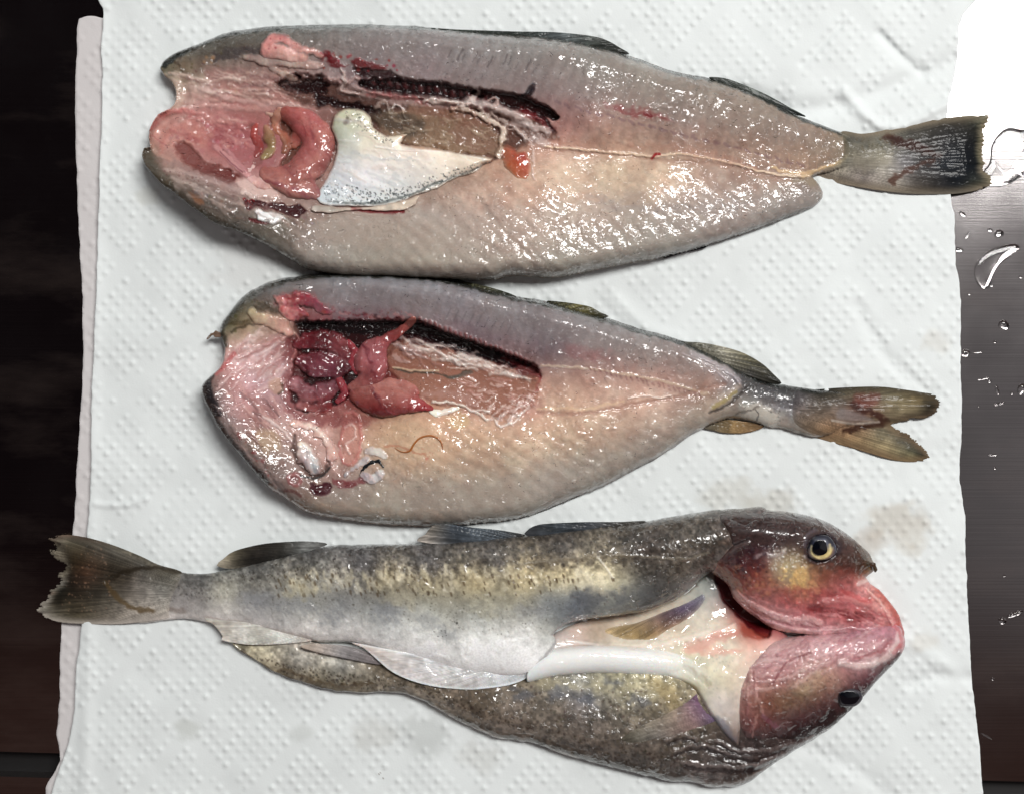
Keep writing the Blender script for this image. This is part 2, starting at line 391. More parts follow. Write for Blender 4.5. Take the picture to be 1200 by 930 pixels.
# ------------------------------------------------------------------ object helpers
def tag(o, label=None, cat=None, group=None, kind=None):
    for k, v in (('label', label), ('category', cat), ('group', group), ('kind', kind)):
        if v: o[k] = v
    return o
def thing(name, px, py, label, cat, group=None):
    o = bpy.data.objects.new(name, None); COL.objects.link(o); o.location = W3(px, py, 3); o.empty_display_size = 0.01
    return tag(o, label, cat, group)
def link_mesh(name, V, F, mat, parent=None, smooth=True):
    me = bpy.data.meshes.new(name); me.from_pydata(V, [], F); me.update()
    if smooth: me.polygons.foreach_set('use_smooth', [True]*len(me.polygons))
    me.materials.append(mat); o = bpy.data.objects.new(name, me); COL.objects.link(o)
    if parent is not None: o.parent = parent; o.location = [-v for v in parent.location]
    return o
def box(name, corners, z0, z1, mat):
    """prism over a px quad, z in px units, slightly chamfered top"""
    c = np.array(corners, float); ctr = c.mean(0)
    rings = []
    for z, ins in ((z0, 0), (z1-2, 0), (z1, 2)):
        d = c-ctr; L = np.linalg.norm(d, axis=1, keepdims=True)
        q = c-d/L*ins*1.4
        rings.append([((x-600)*S, (465-y)*S, z*S) for x, y in q])
    V = sum(rings, []); n = len(c); F = [tuple(range(n))[::1], tuple(range(2*n, 3*n))[::-1]]
    for r in range(2):
        for i in range(n):
            j = (i+1) % n; F.append((r*n+i, (r+1)*n+i, (r+1)*n+j, r*n+j))
    return link_mesh(name, V, F, mat, smooth=False)

# ------------------------------------------------------------------ setting: steel worktop
tag(box('worktop', [(-2600, 6), (3800, -60), (3800, 992), (-2600, 804)], -40, 0, M_steel), kind='structure')
tag(box('worktop_gap', [(-2600, 780), (3800, 960), (3800, 1300), (-2600, 1300)], -60, -25, M_black), kind='structure')
tag(box('worktop_rail', [(-2600, 834), (3800, 1022), (3800, 1300), (-2600, 1200)], -40, -4, M_steel), kind='structure')
tag(box('worktop_ledge', [(-2600, -600), (3800, -600), (3800, -66), (-2600, 0)], -40, 14, M_steel), kind='structure')

# ------------------------------------------------------------------ paper towels
def emboss(X, Y):
    """rows of raised dots grouped in diamonds"""
    Xw = X+3*noise(X, Y, 160, 61); Yw = Y+3*noise(X, Y, 150, 62)
    u = (Xw/15.6+Yw/17.4); v = (Xw/15.6-Yw/17.4)
    iu = np.floor(u); iv = np.floor(v)
    fu = u-iu-0.5; fv = v-iv-0.5
    du = (fu+fv)/2*15.6; dv = (fu-fv)/2*17.4
    d = np.hypot(du, dv)
    mu = (np.mod(iu, 9) != 0); mv = (np.mod(iv, 9) != 0)
    band = (mu & mv).astype(float)
    jit = 0.65+0.75*noise(iu*3.7, iv*3.1, 1.3, 63)
    return np.exp(-(d/3.0)**2)*band*jit
def towel(name, outline, cell, z, label, wr, deep=True):
    p = np.array(outline, float)
    f = Field(p[:, 0].min()-4, p[:, 1].min()-4, p[:, 0].max()+4, p[:, 1].max()+4, cell)
    f.shape(outline, rough=0.8, seed=40, step=14)
    X, Y = f.X, f.Y
    f.Z = z+wr(X, Y)
    f.Z += 1.75*emboss(X, Y)
    f.C[:] = np.array([228, 233, 233])/255.0
    return f
UL = pts("120 -60 121 10 119 60 120 110 117 200 114 300 110 400 107 470 106 560 101 640 97 720 89 790 85 850 75 885 60 930 45 1000 600 1004 1158 1000 1152 930 1148 870 1141 820 1137 760 1133 680 1130 600 1124 560 1127 500 1126 420 1125 340 1120 310 1118 250 1112 225 1110 140 1115 105 1122 70 1124 30 1125 -60 600 -64")
def wr_up(X, Y):
    z = 3.2*fbm(X, Y, 170, 3, 70)+1.3*fbm(X, Y, 48, 2, 75)
    def crease(path, w, h):
        nonlocal z
        path = catmull(path, False, 12); best = np.full(X.shape, 1e9)
        for a, b in zip(path[:-1], path[1:]):
            d, _ = segdist(X, Y, a, b); np.minimum(best, d, out=best)
        z += h*np.exp(-(best/w)**2)
    crease(pts("870 110 930 128 990 122 1050 100 1118 72"), 12, -5)
    crease(pts("1030 40 1060 70 1080 85"), 6, -4)
    crease(pts("990 110 1040 150 1115 120"), 7, 5)
    crease(pts("985 30 960 55 940 75"), 5, -2.5)
    crease(pts("1070 800 1100 790 1140 795"), 9, -4)
    crease(pts("1040 740 1080 760 1120 790"), 9, 3)
    crease(pts("930 870 1000 900 1050 940"), 10, -3)
    crease(pts("170 585 140 592 112 590"), 4, 2)
    crease(pts("720 350 760 385 800 400"), 9, 2.5)
    crease(pts("1005 360 1040 420 1090 460"), 8, -2.5)
    # left margin of the sheet lifts a little where it folds
    z += 2.5*np.exp(-((X-118+Y*0.02)/9)**2)
    return z+4
up = towel('paper_towel', UL, 1.6, 4, '', wr_up)
# damp stains: colour of the soaked paper itself
for (x, y, r, a, c) in ((1050, 612, 26, .38, (190, 178, 160)), (1020, 632, 18, .35, (185, 170, 155)), (1065, 640, 14, .3, (195, 185, 168)), (905, 590, 22, .3, (178, 170, 155)),
                        (850, 580, 26, .3, (190, 185, 172)), (500, 862, 24, .45, (188, 192, 190)), (355, 858, 12, .3, (190, 194, 190)), (220, 853, 12, .4, (190, 194, 188)),
                        (440, 860, 20, .35, (190, 190, 185)), (560, 885, 22, .3, (190, 190, 185)), (1085, 750, 14, .25, (200, 190, 175)), (1100, 400, 14, .3, (205, 200, 190)), (300, 305, 40, .2, (200, 195, 192)), (175, 230, 12, .3, (205, 205, 195))):
    up.fill([(x+r*math.cos(t)*1.3, y+r*math.sin(t)*0.8) for t in np.arange(0, 6.28, 0.7)], c, a, r*0.9, wob=r*0.4, ws=18, seed=int(x) % 17)
up.dots([(440, 900), (450, 900), (450, 912), (440, 912)], 5, 0.6, 1.1, (120, 110, 100), 0.7, 8)
up.mottle(0.010, 30, 77)
tw = up.build('paper_towel', M_paper, drop=2.4, inset=0.5)
tag(tw, 'white embossed paper towel spread under the three fish', 'paper towel')
LL = pts("92 22 105 19 125 22 300 22 360 200 360 700 300 960 60 960 70 890 67 860 70 815 72 735 86 620 90 550 95 470 97 440 96 330 92 260 88 130 90 60")
lo = towel('l', LL, 2.2, 0, '', lambda X, Y: 1.2+0.6*fbm(X, Y, 60, 2, 80))
lo.C[:] = np.array([214, 210, 210])/255.0
lt = lo.build('paper_towel', M_paper, drop=1.2, inset=0.3)
tag(lt, 'thin under layer of paper, a narrow strip at the left of the towel', 'paper towel')

# ------------------------------------------------------------------ fish building blocks
PZ = 5.0  # top of the paper
def fin(name, outline, origin, cols, mat, parent, z=6.0, zc=None, freq=70, fringe=0.0, tip=None, cell=1.0, amp=0.28, lift=0.0, tipcol=None, seed=9, ridge=0.9, label=None, g=1.0, paint=None, under=None, uw=6.0, on=None):
    p = np.array(outline, float)
    f = Field(p[:, 0].min()-4, p[:, 1].min()-4, p[:, 0].max()+4, p[:, 1].max()+4, cell)
    f.shape(outline, step=5)
    X, Y = f.X, f.Y
    th = np.arctan2(Y-origin[1], X-origin[0]); rr = np.hypot(X-origin[0], Y-origin[1])
    ray = noise(th*freq, rr*0.01, 1.0, seed)*0.6+noise(th*freq*2.3, rr*0.02, 1.0, seed+1)*0.4
    if tip is not None:
        tp = catmull(tip, False, 5); best = np.full(X.shape, 1e9)
        for a, b in zip(tp[:-1], tp[1:]):
            d, _ = segdist(X, Y, a, b); np.minimum(best, d, out=best)
        near = np.exp(-(best/14)**2)
        f.sd = f.sd-fringe*np.clip(ray+0.3, 0, 1)*near
    f.C = rbf(X, Y, cols, 5.0)/255.0
    if tip is not None and tipcol is not None:
        m = np.exp(-(best/6)**2)*0.8
        f.C += (np.array(tipcol)/255.0-f.C)*m[..., None]
    f.C *= (1+amp*ray)[..., None]
    f.mottle(0.12, 9, seed+3)
    base = z if zc is None else rbf(X, Y, zc, 10)[..., 0]
    if on is not None:
        for q in on:
            u = np.clip((X-q.x0)/q.cell, 0, q.X.shape[0]-1).astype(int); v = np.clip((Y-q.y0)/q.cell, 0, q.X.shape[1]-1).astype(int)
            base = np.where(q.sd[u, v] > 0, np.maximum(base, q.zat(X, Y)+1.4), base)
    f.Z = base+ridge*ray+lift*np.clip(f.sd/20, 0, 1)
    if on is not None: f.Z -= 3.0*(1-sm(0, 11, f.sd))
    f.G[:] = g
    if paint: paint(f)
    if under is not None: f.under(under, uw)
    o = f.build(name, mat, parent, back=True, thick=1.2)
    if label: o['label'] = label
    return o
def organ(name, chains, base, cols, parent, mat=None, flat=0.8, k=5.0, cell=1.0, sink=6.0, wobz=1.0, paint=None, seed=21, label=None, mott=0.1, rough=1.0, under=None, uw=4.0):
    a = np.concatenate([np.array(c) for c in chains]); r = a[:, 2].max()+6
    f = Field(a[:, 0].min()-r, a[:, 1].min()-r, a[:, 0].max()+r, a[:, 1].max()+r, cell)
    f.capsules(chains, k); f.sd = f.sd+rough*fbm(f.X, f.Y, 10, 3, seed)
    t = np.clip(f.sd/f.R, 0, 1)
    # smooth the radius field a little
    for _ in range(4):
        f.R[1:-1, 1:-1] = (f.R[1:-1, 1:-1]*2+f.R[2:, 1:-1]+f.R[:-2, 1:-1]+f.R[1:-1, 2:]+f.R[1:-1, :-2])/6
    t = np.clip(f.sd/f.R, 0, 1)
    b = base(f.X, f.Y) if callable(base) else base
    f.Z = b+flat*f.R*np.sqrt(np.clip(1-(1-t)**2, 0, 1))+wobz*fbm(f.X, f.Y, 14, 3, seed+2)
    f.color(cols) if len(cols) > 1 else f.C.__setitem__(slice(None), np.array(cols[0][2:])/255.0)
    f.mottle(mott, 12, seed+4, 3, (0.7, 1.1, 1.0))
    if paint: paint(f)
    if under is not None: f.under(under, uw)
    o = f.build(name, mat or M_organ, parent, drop=sink, inset=2)
    if label: o['label'] = label
    return o
def blurred(f, off=0.0, n=10):
    g = Field.__new__(Field); g.__dict__.update(f.__dict__); Z = f.Z.copy()
    for _ in range(n):
        Z[1:-1, 1:-1] = (Z[2:, 1:-1]+Z[:-2, 1:-1]+Z[1:-1, 2:]+Z[1:-1, :-2])/4
    g.Z = Z
    return lambda X, Y: g.zat(X, Y)+off
def wet_relief(f, h, scale=6.5, seed=120, lo=0.1, hi=0.45):
    """beads and small folds standing on the wet surface, in patches"""
    n = fbm(f.X, f.Y, scale, 2, seed); m = sm(-.25, .35, fbm(f.X, f.Y, 42, 2, seed+5))
    f.Z += h*sm(lo, hi, n)*m*sm(3, 10, f.sd)
def flesh_grain(f, ang, period, amp, zamp, mask=None, seed=30):
    """faint muscle segments"""
    X, Y = f.X, f.Y
    t = (X*math.cos(ang)+Y*math.sin(ang)+6*fbm(X, Y, 60, 2, seed))/period
    w = np.sin(t*2*np.pi)*(0.6+0.4*noise(X, Y, 25, seed+1))
    m = 1 if mask is None else mask
    f.C *= (1+amp*w*m)[..., None]; f.Z += zamp*w*m

def fibres(f, poly, n, ang, L0, L1, cols, a=.4, w=(0.6, 1.6), dz=.8, seed=1, wob=2):
    rs = np.random.RandomState(seed); p = np.asarray(poly, float); lo = p.min(0); hi = p.max(0); k = 0; tries = 0
    while k < n and tries < n*20:
        tries += 1; q = lo+(hi-lo)*rs.rand(2)
        if poly_sd(q[:1], q[1:2], p)[0] < 0: continue
        k += 1; an = ang+(rs.rand()-.5)*0.7; L = L0+(L1-L0)*rs.rand(); c = cols[rs.randint(len(cols))]
        d = np.array([math.cos(an), math.sin(an)])*L/2; nrm = np.array([-d[1], d[0]])*0.25*(rs.rand()-.5)
        f.stroke([q-d, q+nrm, q+d], w[0]+(w[1]-w[0])*rs.rand(), c, a, .9, dz, wob=wob, seed=k % 9)
# ================================================================== fish 1 (top, large, opened)
def opened_fish_one():
    root = thing('gutted_fish', 600, 180, 'largest opened fish at the top, its dark fan tail reaching past the towel', 'fish')
    outl = pts("189 80 198 68 222 57 250 46 268 39 300 34 340 31 380 30 430 30 490 32 540 37 590 41 640 44 680 50 715 59 745 69 790 85 830 93 870 104 905 122 940 139 965 149 990 158 1012 172 1000 190 975 200 950 207 957 215 963 226 958 238 930 251 880 270 830 287 800 296 770 303 720 312 670 322 640 325 600 323 570 328 520 327 450 325 400 323 360 314 340 303 301 281 265 266 249 260 232 248 217 236 198 222 185 211 173 197 167 182 169 174 176 172 175 160 178 147 186 135 200 128 207 118 206 104 201 94 193 88")
    f = Field(160, 22, 1022, 336, 1.15)
    f.shape(outl, rough=0.7, seed=1)
    X, Y = f.X, f.Y
    f.height(pts("""195 80 30 220 70 34 300 50 40 350 60 46 450 70 48 550 80 50 650 95 52 750 115 48 850 140 42 930 165 30 1000 175 18
      230 110 26 300 100 30 250 150 20 200 150 24 180 160 20 300 160 20 350 150 22 185 195 50 215 215 58 240 225 60 300 250 56 340 270 50 380 275 46 480 260 50 560 250 52 650 245 50 750 240 48 850 235 38 930 228 26
      420 150 26 500 160 26 560 165 28 600 170 34 650 176 30 700 178 30 750 186 30 850 196 27 920 202 24 700 150 50 800 165 44 450 215 30 520 205 36 640 210 48 760 212 45 870 214 36""", 3), pts("190 80 26 170 185 46 200 222 54 240 250 56 300 280 46 345 303 26 390 318 14 500 325 11 640 324 11 800 296 11 950 240 14 300 34 18 500 32 16 700 55 14 900 120 12 1000 170 14", 3), 21)
    f.color(pts("""195 80 120 110 88  205 75 132 118 98  230 70 118 104 90  260 62 108 98 88  300 50 118 108 100  340 40 112 105 98  380 45 120 112 108  430 55 140 127 127  480 55 138 128 128  540 65 143 134 134  600 70 142 134 132  650 75 145 134 130
      700 85 146 136 128  760 100 146 132 120  820 115 144 126 112  880 135 150 128 112  930 152 152 128 112  975 168 150 128 108  1000 175 140 125 105
      430 80 146 126 130  500 85 150 128 132  560 95 150 132 133  620 105 152 130 130  680 115 158 132 128  740 130 158 132 122  800 145 155 128 118  860 160 160 132 118  920 180 164 134 116
      660 150 190 138 128  700 160 188 148 130  760 165 178 144 126  820 180 172 140 122  880 190 166 134 116  940 197 172 140 118
      660 195 208 178 154  720 200 210 184 156  780 205 206 178 152  840 212 190 162 146  900 218 172 148 134  945 225 142 128 120  600 215 200 162 140  640 230 200 168 146
      560 230 192 160 142  500 250 180 158 145  450 260 172 152 138  400 270 162 146 134  350 280 152 136 126  560 270 184 156 140  620 265 192 158 140  700 250 190 160 142  780 245 178 154 140  850 245 168 146 136  910 242 150 136 128
      430 300 154 142 126  500 305 162 148 130  580 305 166 148 132  650 305 164 152 136  720 295 158 148 134  790 280 152 140 128
      220 85 150 130 108  250 80 160 138 126  280 80 165 138 128  240 100 186 152 140  220 120 196 158 148  270 100 184 132 122  300 105 186 130 122  340 105 188 140 130  370 90 182 150 145
      190 140 200 140 128  185 165 198 142 128  200 180 186 140 126  230 140 200 122 116  210 160 206 140 126  260 135 196 126 122  300 130 190 120 112  280 155 188 92 96  310 160 176 88 92  250 165 180 86 84
      190 200 150 124 112  210 215 140 120 110  240 225 132 112 104  270 240 126 106 98  240 205 166 132 124  290 225 170 136 128  320 240 160 132 122  330 260 134 120 108  300 262 112 102 92
      175 180 92 84 70  172 190 84 76 62  420 140 120 88 76  480 150 140 112 92  540 160 156 126 104  600 170 170 122 100""", 5), 10)
    flesh_grain(f, 0.35, 13, 0.03, 0.4, ((Y < 170)*1.0))
    flesh_grain(f, -0.9, 15, 0.028, 0.35, ((Y > 200)*1.0), 33)
    f.mottle(0.05, 40, 2); f.mottle(0.06, 12, 3, 3, (0.6, 1.1, 1.2)); f.mottle(0.05, 5, 4)
    # dark line of the back where the skin shows along the upper edge
    f.dots(pts('180 140 320 120 330 200 200 200'), 70, 1, 3.4, (168, 84, 84), .3, 41, cj=60)
    f.dots(pts('200 90 340 80 330 120 230 120'), 40, 1, 3.5, (190, 150, 136), .35, 42, cj=50)
    f.dots(pts('200 205 330 235 380 262 300 262 230 235'), 60, 1, 3, (120, 100, 92), .4, 43, cj=50)
    f.stroke(pts("192 76 225 56 262 41 310 33 380 29 450 29 520 33 560 37"), 3.8, (20, 24, 16), .92, .8, wob=1.5)
    f.stroke(pts("560 37 640 42 700 53 745 68 795 85 850 96 905 120 950 142 1000 160"), 4.0, (20, 24, 18), .92, .8, wob=1.5)
    f.stroke(pts("590 41 680 46 745 68"), 3.2, (60, 60, 56), .5, .8, wob=2)
    f.stroke(pts("168 178 175 198 200 222 235 248 262 264 300 280"), 5, (62, 54, 42), .8, .8, wob=2)
    f.stroke(pts("170 176 178 196 198 214"), 6, (96, 86, 70), .7, .8, wob=2)
    f.stroke(pts("770 302 830 287 900 262 945 246"), 2.4, (70, 66, 60), .8, .8, wob=1.2)
    f.stroke(pts("210 225 240 240 270 252 300 262 340 280"), 7, (96, 84, 74), .45, 1, wob=4)
    f.stroke(pts("225 60 270 52 320 46"), 8, (92, 84, 74), .5, 1, wob=4)
    f.stroke(pts("250 68 280 62 300 60"), 5, (62, 54, 58), .55, 1, wob=4)
    f.stroke(pts("205 73 215 83 222 88"), 2, (80, 60, 40), .6, 1, wob=2)
    f.dots(pts("205 70 300 50 300 75 220 92"), 26, 0.8, 2.0, (96, 74, 56), .5, 5, cj=30)
    f.dots(pts("235 66 250 62 252 76 236 78"), 5, 1.5, 3, (175, 130, 90), .6, 6)
    # mouth lining folds
    f.stroke(pts("205 92 212 108 208 124 198 132"), 5, (214, 190, 172), .55, 1, dz=2, wob=1)
    f.stroke(pts("222 90 226 108 222 124 212 140"), 3, (205, 170, 158), .5, 1, dz=2, wob=1.5)
    f.stroke(pts("235 104 270 116 310 122 350 124"), 4, (222, 190, 182), .55, 1, dz=2.5, wob=2)
    f.stroke(pts("215 128 250 124 290 128 320 128"), 3, (224, 176, 166), .5, 1, dz=2, wob=2)
    f.stroke(pts("250 88 290 94 325 100"), 9, (178, 124, 118), .6, 1, dz=-2, wob=3)
    f.stroke(pts("178 150 190 136 205 130 225 132"), 3.2, (222, 116, 112), .65, 1, dz=2, wob=1.5)
    f.stroke(pts("182 158 192 144 204 138"), 2, (230, 170, 155), .6, 1, wob=1)
    f.stroke(pts("190 178 196 160 210 148 240 138"), 3.5, (216, 130, 118), .5, 1, dz=1.5, wob=2)
    f.stroke(pts("177 170 184 180 200 186"), 3, (215, 165, 145), .5, 1, dz=1, wob=1.5)
    f.fill(pts("203 170 214 165 225 175 240 190 256 196 270 200 282 208 270 213 250 206 232 200 216 190 206 180"), (112, 36, 30), .85, 6, -5, wob=3)
    f.fill(pts("240 150 270 148 300 160 318 172 320 190 300 198 270 186 246 174"), (160, 66, 74), .6, 10, -2, wob=4)
    f.fill(pts("215 150 240 146 250 160 236 172 218 168"), (206, 122, 104), .55, 8, 0, wob=3)
    f.dots(pts("235 145 300 150 310 190 240 170"), 34, 1.2, 3.2, (196, 110, 118), .5, 7, dz=1.2, cj=40)
    f.dots(pts("240 150 262 150 268 165 245 165"), 10, 1, 2.6, (150, 30, 40), .6, 9)
    f.stroke(pts("252 172 264 182 278 196 290 206"), 3.4, (214, 150, 150), .8, .7, dz=3, wob=1)
    f.stroke(pts("262 172 274 184 288 200"), 2.4, (196, 130, 136), .8, .7, dz=3, wob=1)
    f.stroke(pts("258 178 270 190 284 202"), .9, (120, 40, 60), .7, .7, wob=.6)
    f.stroke(pts("195 198 230 206 260 216 300 228"), 3, (205, 180, 172), .5, 1, dz=2, wob=2)
    f.stroke(pts("200 208 235 220 275 238 310 244"), 2.4, (188, 170, 160), .5, 1, dz=1.6, wob=2)
    f.stroke(pts("205 192 235 204 270 216"), 5, (140, 108, 104), .45, 1, wob=2)
    f.fill(pts("275 208 300 212 320 222 330 232 300 230 280 220"), (222, 190, 180), .7, 4, 2, wob=2)
    f.stroke(pts("286 224 300 234 316 240"), 3, (230, 205, 195), .6, .8, dz=2, wob=2)
    f.fill(pts("222 226 236 230 240 240 228 236"), (170, 104, 66), .6, 4, 0, wob=2)
    f.dots(pts("182 190 240 210 260 240 200 214"), 22, .8, 1.8, (112, 60, 60), .5, 11)
    # blood at the lower gill corner
    f.fill(pts("285 236 300 234 318 236 335 240 352 241 362 247 352 254 336 252 320 246 300 244 288 244"), (66, 8, 14), .9, 3, -2, wob=3)
    f.fill(pts("290 256 305 258 316 262 300 263"), (110, 16, 22), .8, 2, -1, wob=2)
    f.dots(pts("284 230 300 228 300 246 288 246"), 9, 1, 2.6, (150, 20, 26), .8, 12)
    f.fill(pts("299 248 312 248 326 252 336 258 320 261 304 258"), (236, 236, 236), .95, 2, 3, wob=3, tex=.3)
    # body cavity and the dark strip along the backbone
    f.fill(pts("320 100 345 92 380 95 400 100 450 112 520 120 590 135 645 150 650 162 630 165 600 180 576 188 520 184 470 172 440 150 400 130 370 125 340 118"), (96, 60, 50), .8, 7, -6, wob=3)
    f.fill(pts("325 95 350 88 378 88 382 104 366 112 340 108"), (40, 12, 14), .9, 6, -7, wob=4)
    f.fill(pts("368 110 400 118 440 126 446 134 415 130 392 124 372 122"), (34, 8, 12), .85, 5, -4, wob=3)
    f.stroke(np.array([(425, 98, 5), (450, 100, 8), (490, 103, 9), (530, 108, 9), (560, 112, 8)]), 8, (34, 6, 10), .95, .6, dz=-11, wob=1.6)
    f.stroke(np.array([(558, 110, 5), (590, 117, 9), (615, 122, 9), (640, 132, 7), (652, 138, 3)]), 8, (42, 8, 10), .95, .5, dz=-11, wob=1.6)
    f.stroke(pts("612 128 632 140 648 152"), 4, (120, 20, 26), .85, .8, dz=-2, wob=2)
    f.stroke(pts("625 128 640 142 650 155"), 2.4, (60, 6, 12), .9, .8, wob=2)
    for k in range(24):
        x = 428+k*6.2+2.2*math.sin(k*2.1); y = 93+k*0.95+1.2*math.sin(k*1.3)
        f.stroke([(x, y-2), (x+1, y+3.2)], 2.0, (120, 54, 54), .45, .9, dz=1.8, smooth=False, wob=.8)
        f.stroke([(x+1, y+12), (x+2, y+16)], 2.2, (90, 16, 22), .4, .9, dz=0, smooth=False)
    f.fill(pts("412 72 425 70 440 74 452 78 455 84 436 83 420 82"), (112, 8, 16), .95, 4, 1.5, wob=4, tex=.3)
    f.fill(pts("376 64 388 64 400 72 408 78 398 82 384 76"), (116, 12, 20), .9, 4, 1, wob=4, tex=.4)
    f.fill(pts("415 82 440 82 470 88 470 94 440 92 420 90"), (40, 10, 14), .85, 4, -3, wob=3)
    f.dots(pts("372 60 460 70 470 90 380 82"), 22, 1, 2.6, (170, 28, 36), .8, 13, cj=30)
    f.fill(pts("620 100 626 98 628 106 622 114 616 112"), (30, 14, 24), .9, 1.5, 3, wob=1)
    f.stroke(pts("612 112 622 108 626 99"), 2.0, (26, 14, 26), .9, .6, dz=3)
    # pale sinews around the cavity
    for pa, w, c, a, dz in ((pts("380 92 400 96 420 92"), 3, (176, 140, 134), .8, 3), (pts("398 82 404 96 398 108 420 110"), 2, (200, 180, 172), .8, 4),
        (pts("400 104 440 112 470 120 500 122 540 124"), 5, (196, 166, 160), .65, 3), (pts("430 112 470 114 500 122"), 3, (178, 92, 90), .5, 1),
        (pts("500 118 530 120 548 122 560 108"), 3.4, (222, 205, 196), .85, 4), (pts("530 126 555 132 575 142 590 152 588 166 582 182"), 3.0, (226, 208, 190), .9, 5),
        (pts("548 118 580 126 600 134 620 146 645 156"), 4.4, (206, 188, 182), .75, 3), (pts("560 128 580 138 600 148 614 160"), 2.2, (180, 160, 150), .8, 3),
        (pts("596 152 610 156 622 166 624 184 626 210"), 1.2, (216, 190, 180), .7, 2), (pts("572 118 582 116 580 126"), 1.6, (205, 175, 165), .8, 3),
        (pts("440 128 450 120 455 132"), 2, (190, 170, 160), .7, 3), (pts("455 130 462 124 470 126 474 136"), 1.2, (236, 225, 220), .8, 2)):
        f.stroke(pa, w, c, a, .8, dz=dz, wob=2.5, seed=int(w*10))
    f.fill(pts("440 136 480 126 540 132 580 150 588 170 576 184 530 180 480 172 452 158"), (158, 128, 100), .8, 8, 3, wob=4)
    f.fill(pts('430 134 450 130 480 134 500 150 480 160 455 150'), (84, 72, 62), .7, 12, 0, wob=6)
    f.fill(pts('480 128 530 126 575 142 560 150 520 142'), (150, 96, 82), .5, 10, 0, wob=5)
    f.fill(pts('530 150 575 150 585 170 570 180 540 172'), (150, 108, 92), .5, 8, 0, wob=5)
    rs = np.random.RandomState(4)
    for k in range(36):
        x = 450+rs.rand()*125; y = 132+rs.rand()*42; a = rs.rand()*1.2-0.4; L = 8+rs.rand()*18
        f.stroke([(x, y), (x+L*.5*math.cos(a), y+L*.5*math.sin(a)+2), (x+L*math.cos(a), y+L*math.sin(a))], .8+rs.rand(), (196, 176, 150) if k % 3 else (128, 92, 66), .4, .9, dz=.8, wob=2, seed=k)
    f.fill(pts("600 134 622 150 640 162 655 170 630 172 606 160"), (200, 182, 176), .6, 6, 3, wob=5, tex=.7)
    f.dots(pts("600 140 655 160 650 174 610 168"), 16, 1, 2.4, (214, 200, 196), .6, 15, dz=1)
    # line where the belly wall folds back
    f.stroke(pts("640 172 690 176 735 181 770 183 800 181 850 190 900 203 936 207 950 205"), 1.3, (236, 208, 178), .85, .6, dz=2, wob=1.2)
    f.stroke(pts("640 176 700 180 770 187 850 195 900 208 940 210"), 2.2, (170, 128, 108), .4, 1, dz=-2, wob=1.5)
    f.stroke(pts("650 165 720 172 800 176 880 196"), 6, (190, 134, 112), .35, 1, wob=5)
    f.stroke(pts("905 197 930 203 955 200 985 190"), 2, (226, 190, 140), .7, .8, dz=1, wob=1.5)
    # reddish flecks along the lateral line
    f.fill(pts("712 124 735 124 765 132 790 140 770 142 735 136"), (150, 50, 54), .55, 6, 0, wob=6, tex=.9)
    f.stroke(pts("756 134 764 136"), 1.8, (130, 20, 26), .7, .8, wob=1)
    f.stroke(pts("764 186 768 181 773 181"), 1.6, (176, 20, 26), .9, .6)
    for k in range(24):
        f.stroke([(705+k*11, 172-0.02*k*k*0.4+k*.6), (704+k*11, 180+k*.8)], .7, (218, 176, 150), .35, .9, smooth=False)
        x = 650+k*12.4; y = 120+k*3.1
        f.stroke([(x, y), (x+6, y+3)], 1.8, (122, 88, 98), .4, 1, wob=2, smooth=False)
    for k in range(12):   # gaping segments beside the backbone
        r_ = np.random.RandomState(k+3).rand(4); x = 522+k*9+r_[0]*5; y = 62+k*1.5+r_[1]*6-3; L_ = 5+8*r_[2]
        f.stroke([(x+L_*.5, y-L_*.4), (x, y+L_*.6)], .5+.8*r_[3], (86, 72, 74), .35+.3*r_[0], .9, dz=-1.6, smooth=False, wob=1)
    f.fill(pts("690 232 740 240 800 242 860 236 900 238 850 246 780 250 720 246"), (150, 138, 138), .35, 10, -1, wob=6)
    f.stroke(pts("560 232 590 270 620 300 632 318"), 3, (160, 132, 116), .4, 1, dz=-2, wob=3)
    f.stroke(pts("500 230 530 250 545 275"), 6, (158, 130, 112), .3, 1, dz=-1.5, wob=3)
    f.fill(pts("380 255 440 254 520 262 520 284 430 290 380 280"), (178, 152, 132), .4, 14, 0, wob=6)
    f.stroke(pts("412 246 430 247 450 249 472 248"), 2.4, (132, 14, 20), .9, .6, wob=1.4)
    f.stroke(pts("372 244 400 248 440 252 480 252"), 2, (176, 150, 136), .6, .8, dz=1)
    f.dots(pts("440 40 700 62 960 160 940 180 700 120 440 90"), 120, .8, 1.8, (196, 188, 186), .25, 16, dz=.8)
    f.stroke(pts('322 146 336 152 344 166 344 182 334 194'), 7, (96, 52, 34), .75, 1, dz=-8, wob=3)  # deep shade beside the stomach loop, painted dark and sunk in
    f.stroke(pts('296 150 306 170 300 190'), 5, (110, 50, 40), .5, 1, dz=-3, wob=3)
    fibres(f, pts('210 90 350 100 360 125 230 125'), 26, .15, 20, 60, [(214, 184, 172), (160, 120, 110), (200, 150, 140)], .3, (1, 2.6), 1.2, 101)
    fibres(f, pts('195 195 300 235 360 262 300 262 220 235'), 40, .5, 10, 34, [(196, 176, 166), (110, 88, 80), (170, 140, 130)], .35, (.8, 2.2), 1, 102)
    fibres(f, pts('180 135 250 130 300 150 300 190 230 165 185 170'), 40, .4, 8, 30, [(222, 150, 140), (160, 60, 66), (206, 120, 116), (230, 190, 176)], .35, (.8, 2.4), 1.2, 103)
    f.fill(pts('380 258 600 240 950 225 950 260 700 330 400 330'), (172, 166, 160), .34, 26, 0, wob=8)
    f.fill(pts('400 35 700 50 950 150 940 175 700 120 420 85'), (152, 143, 137), .3, 20, 0, wob=8)
    f.fill(pts('982 146 1030 146 1030 220 930 212 955 206 985 192 1000 176'), (150, 136, 116), .9, 7, 0, wob=3)
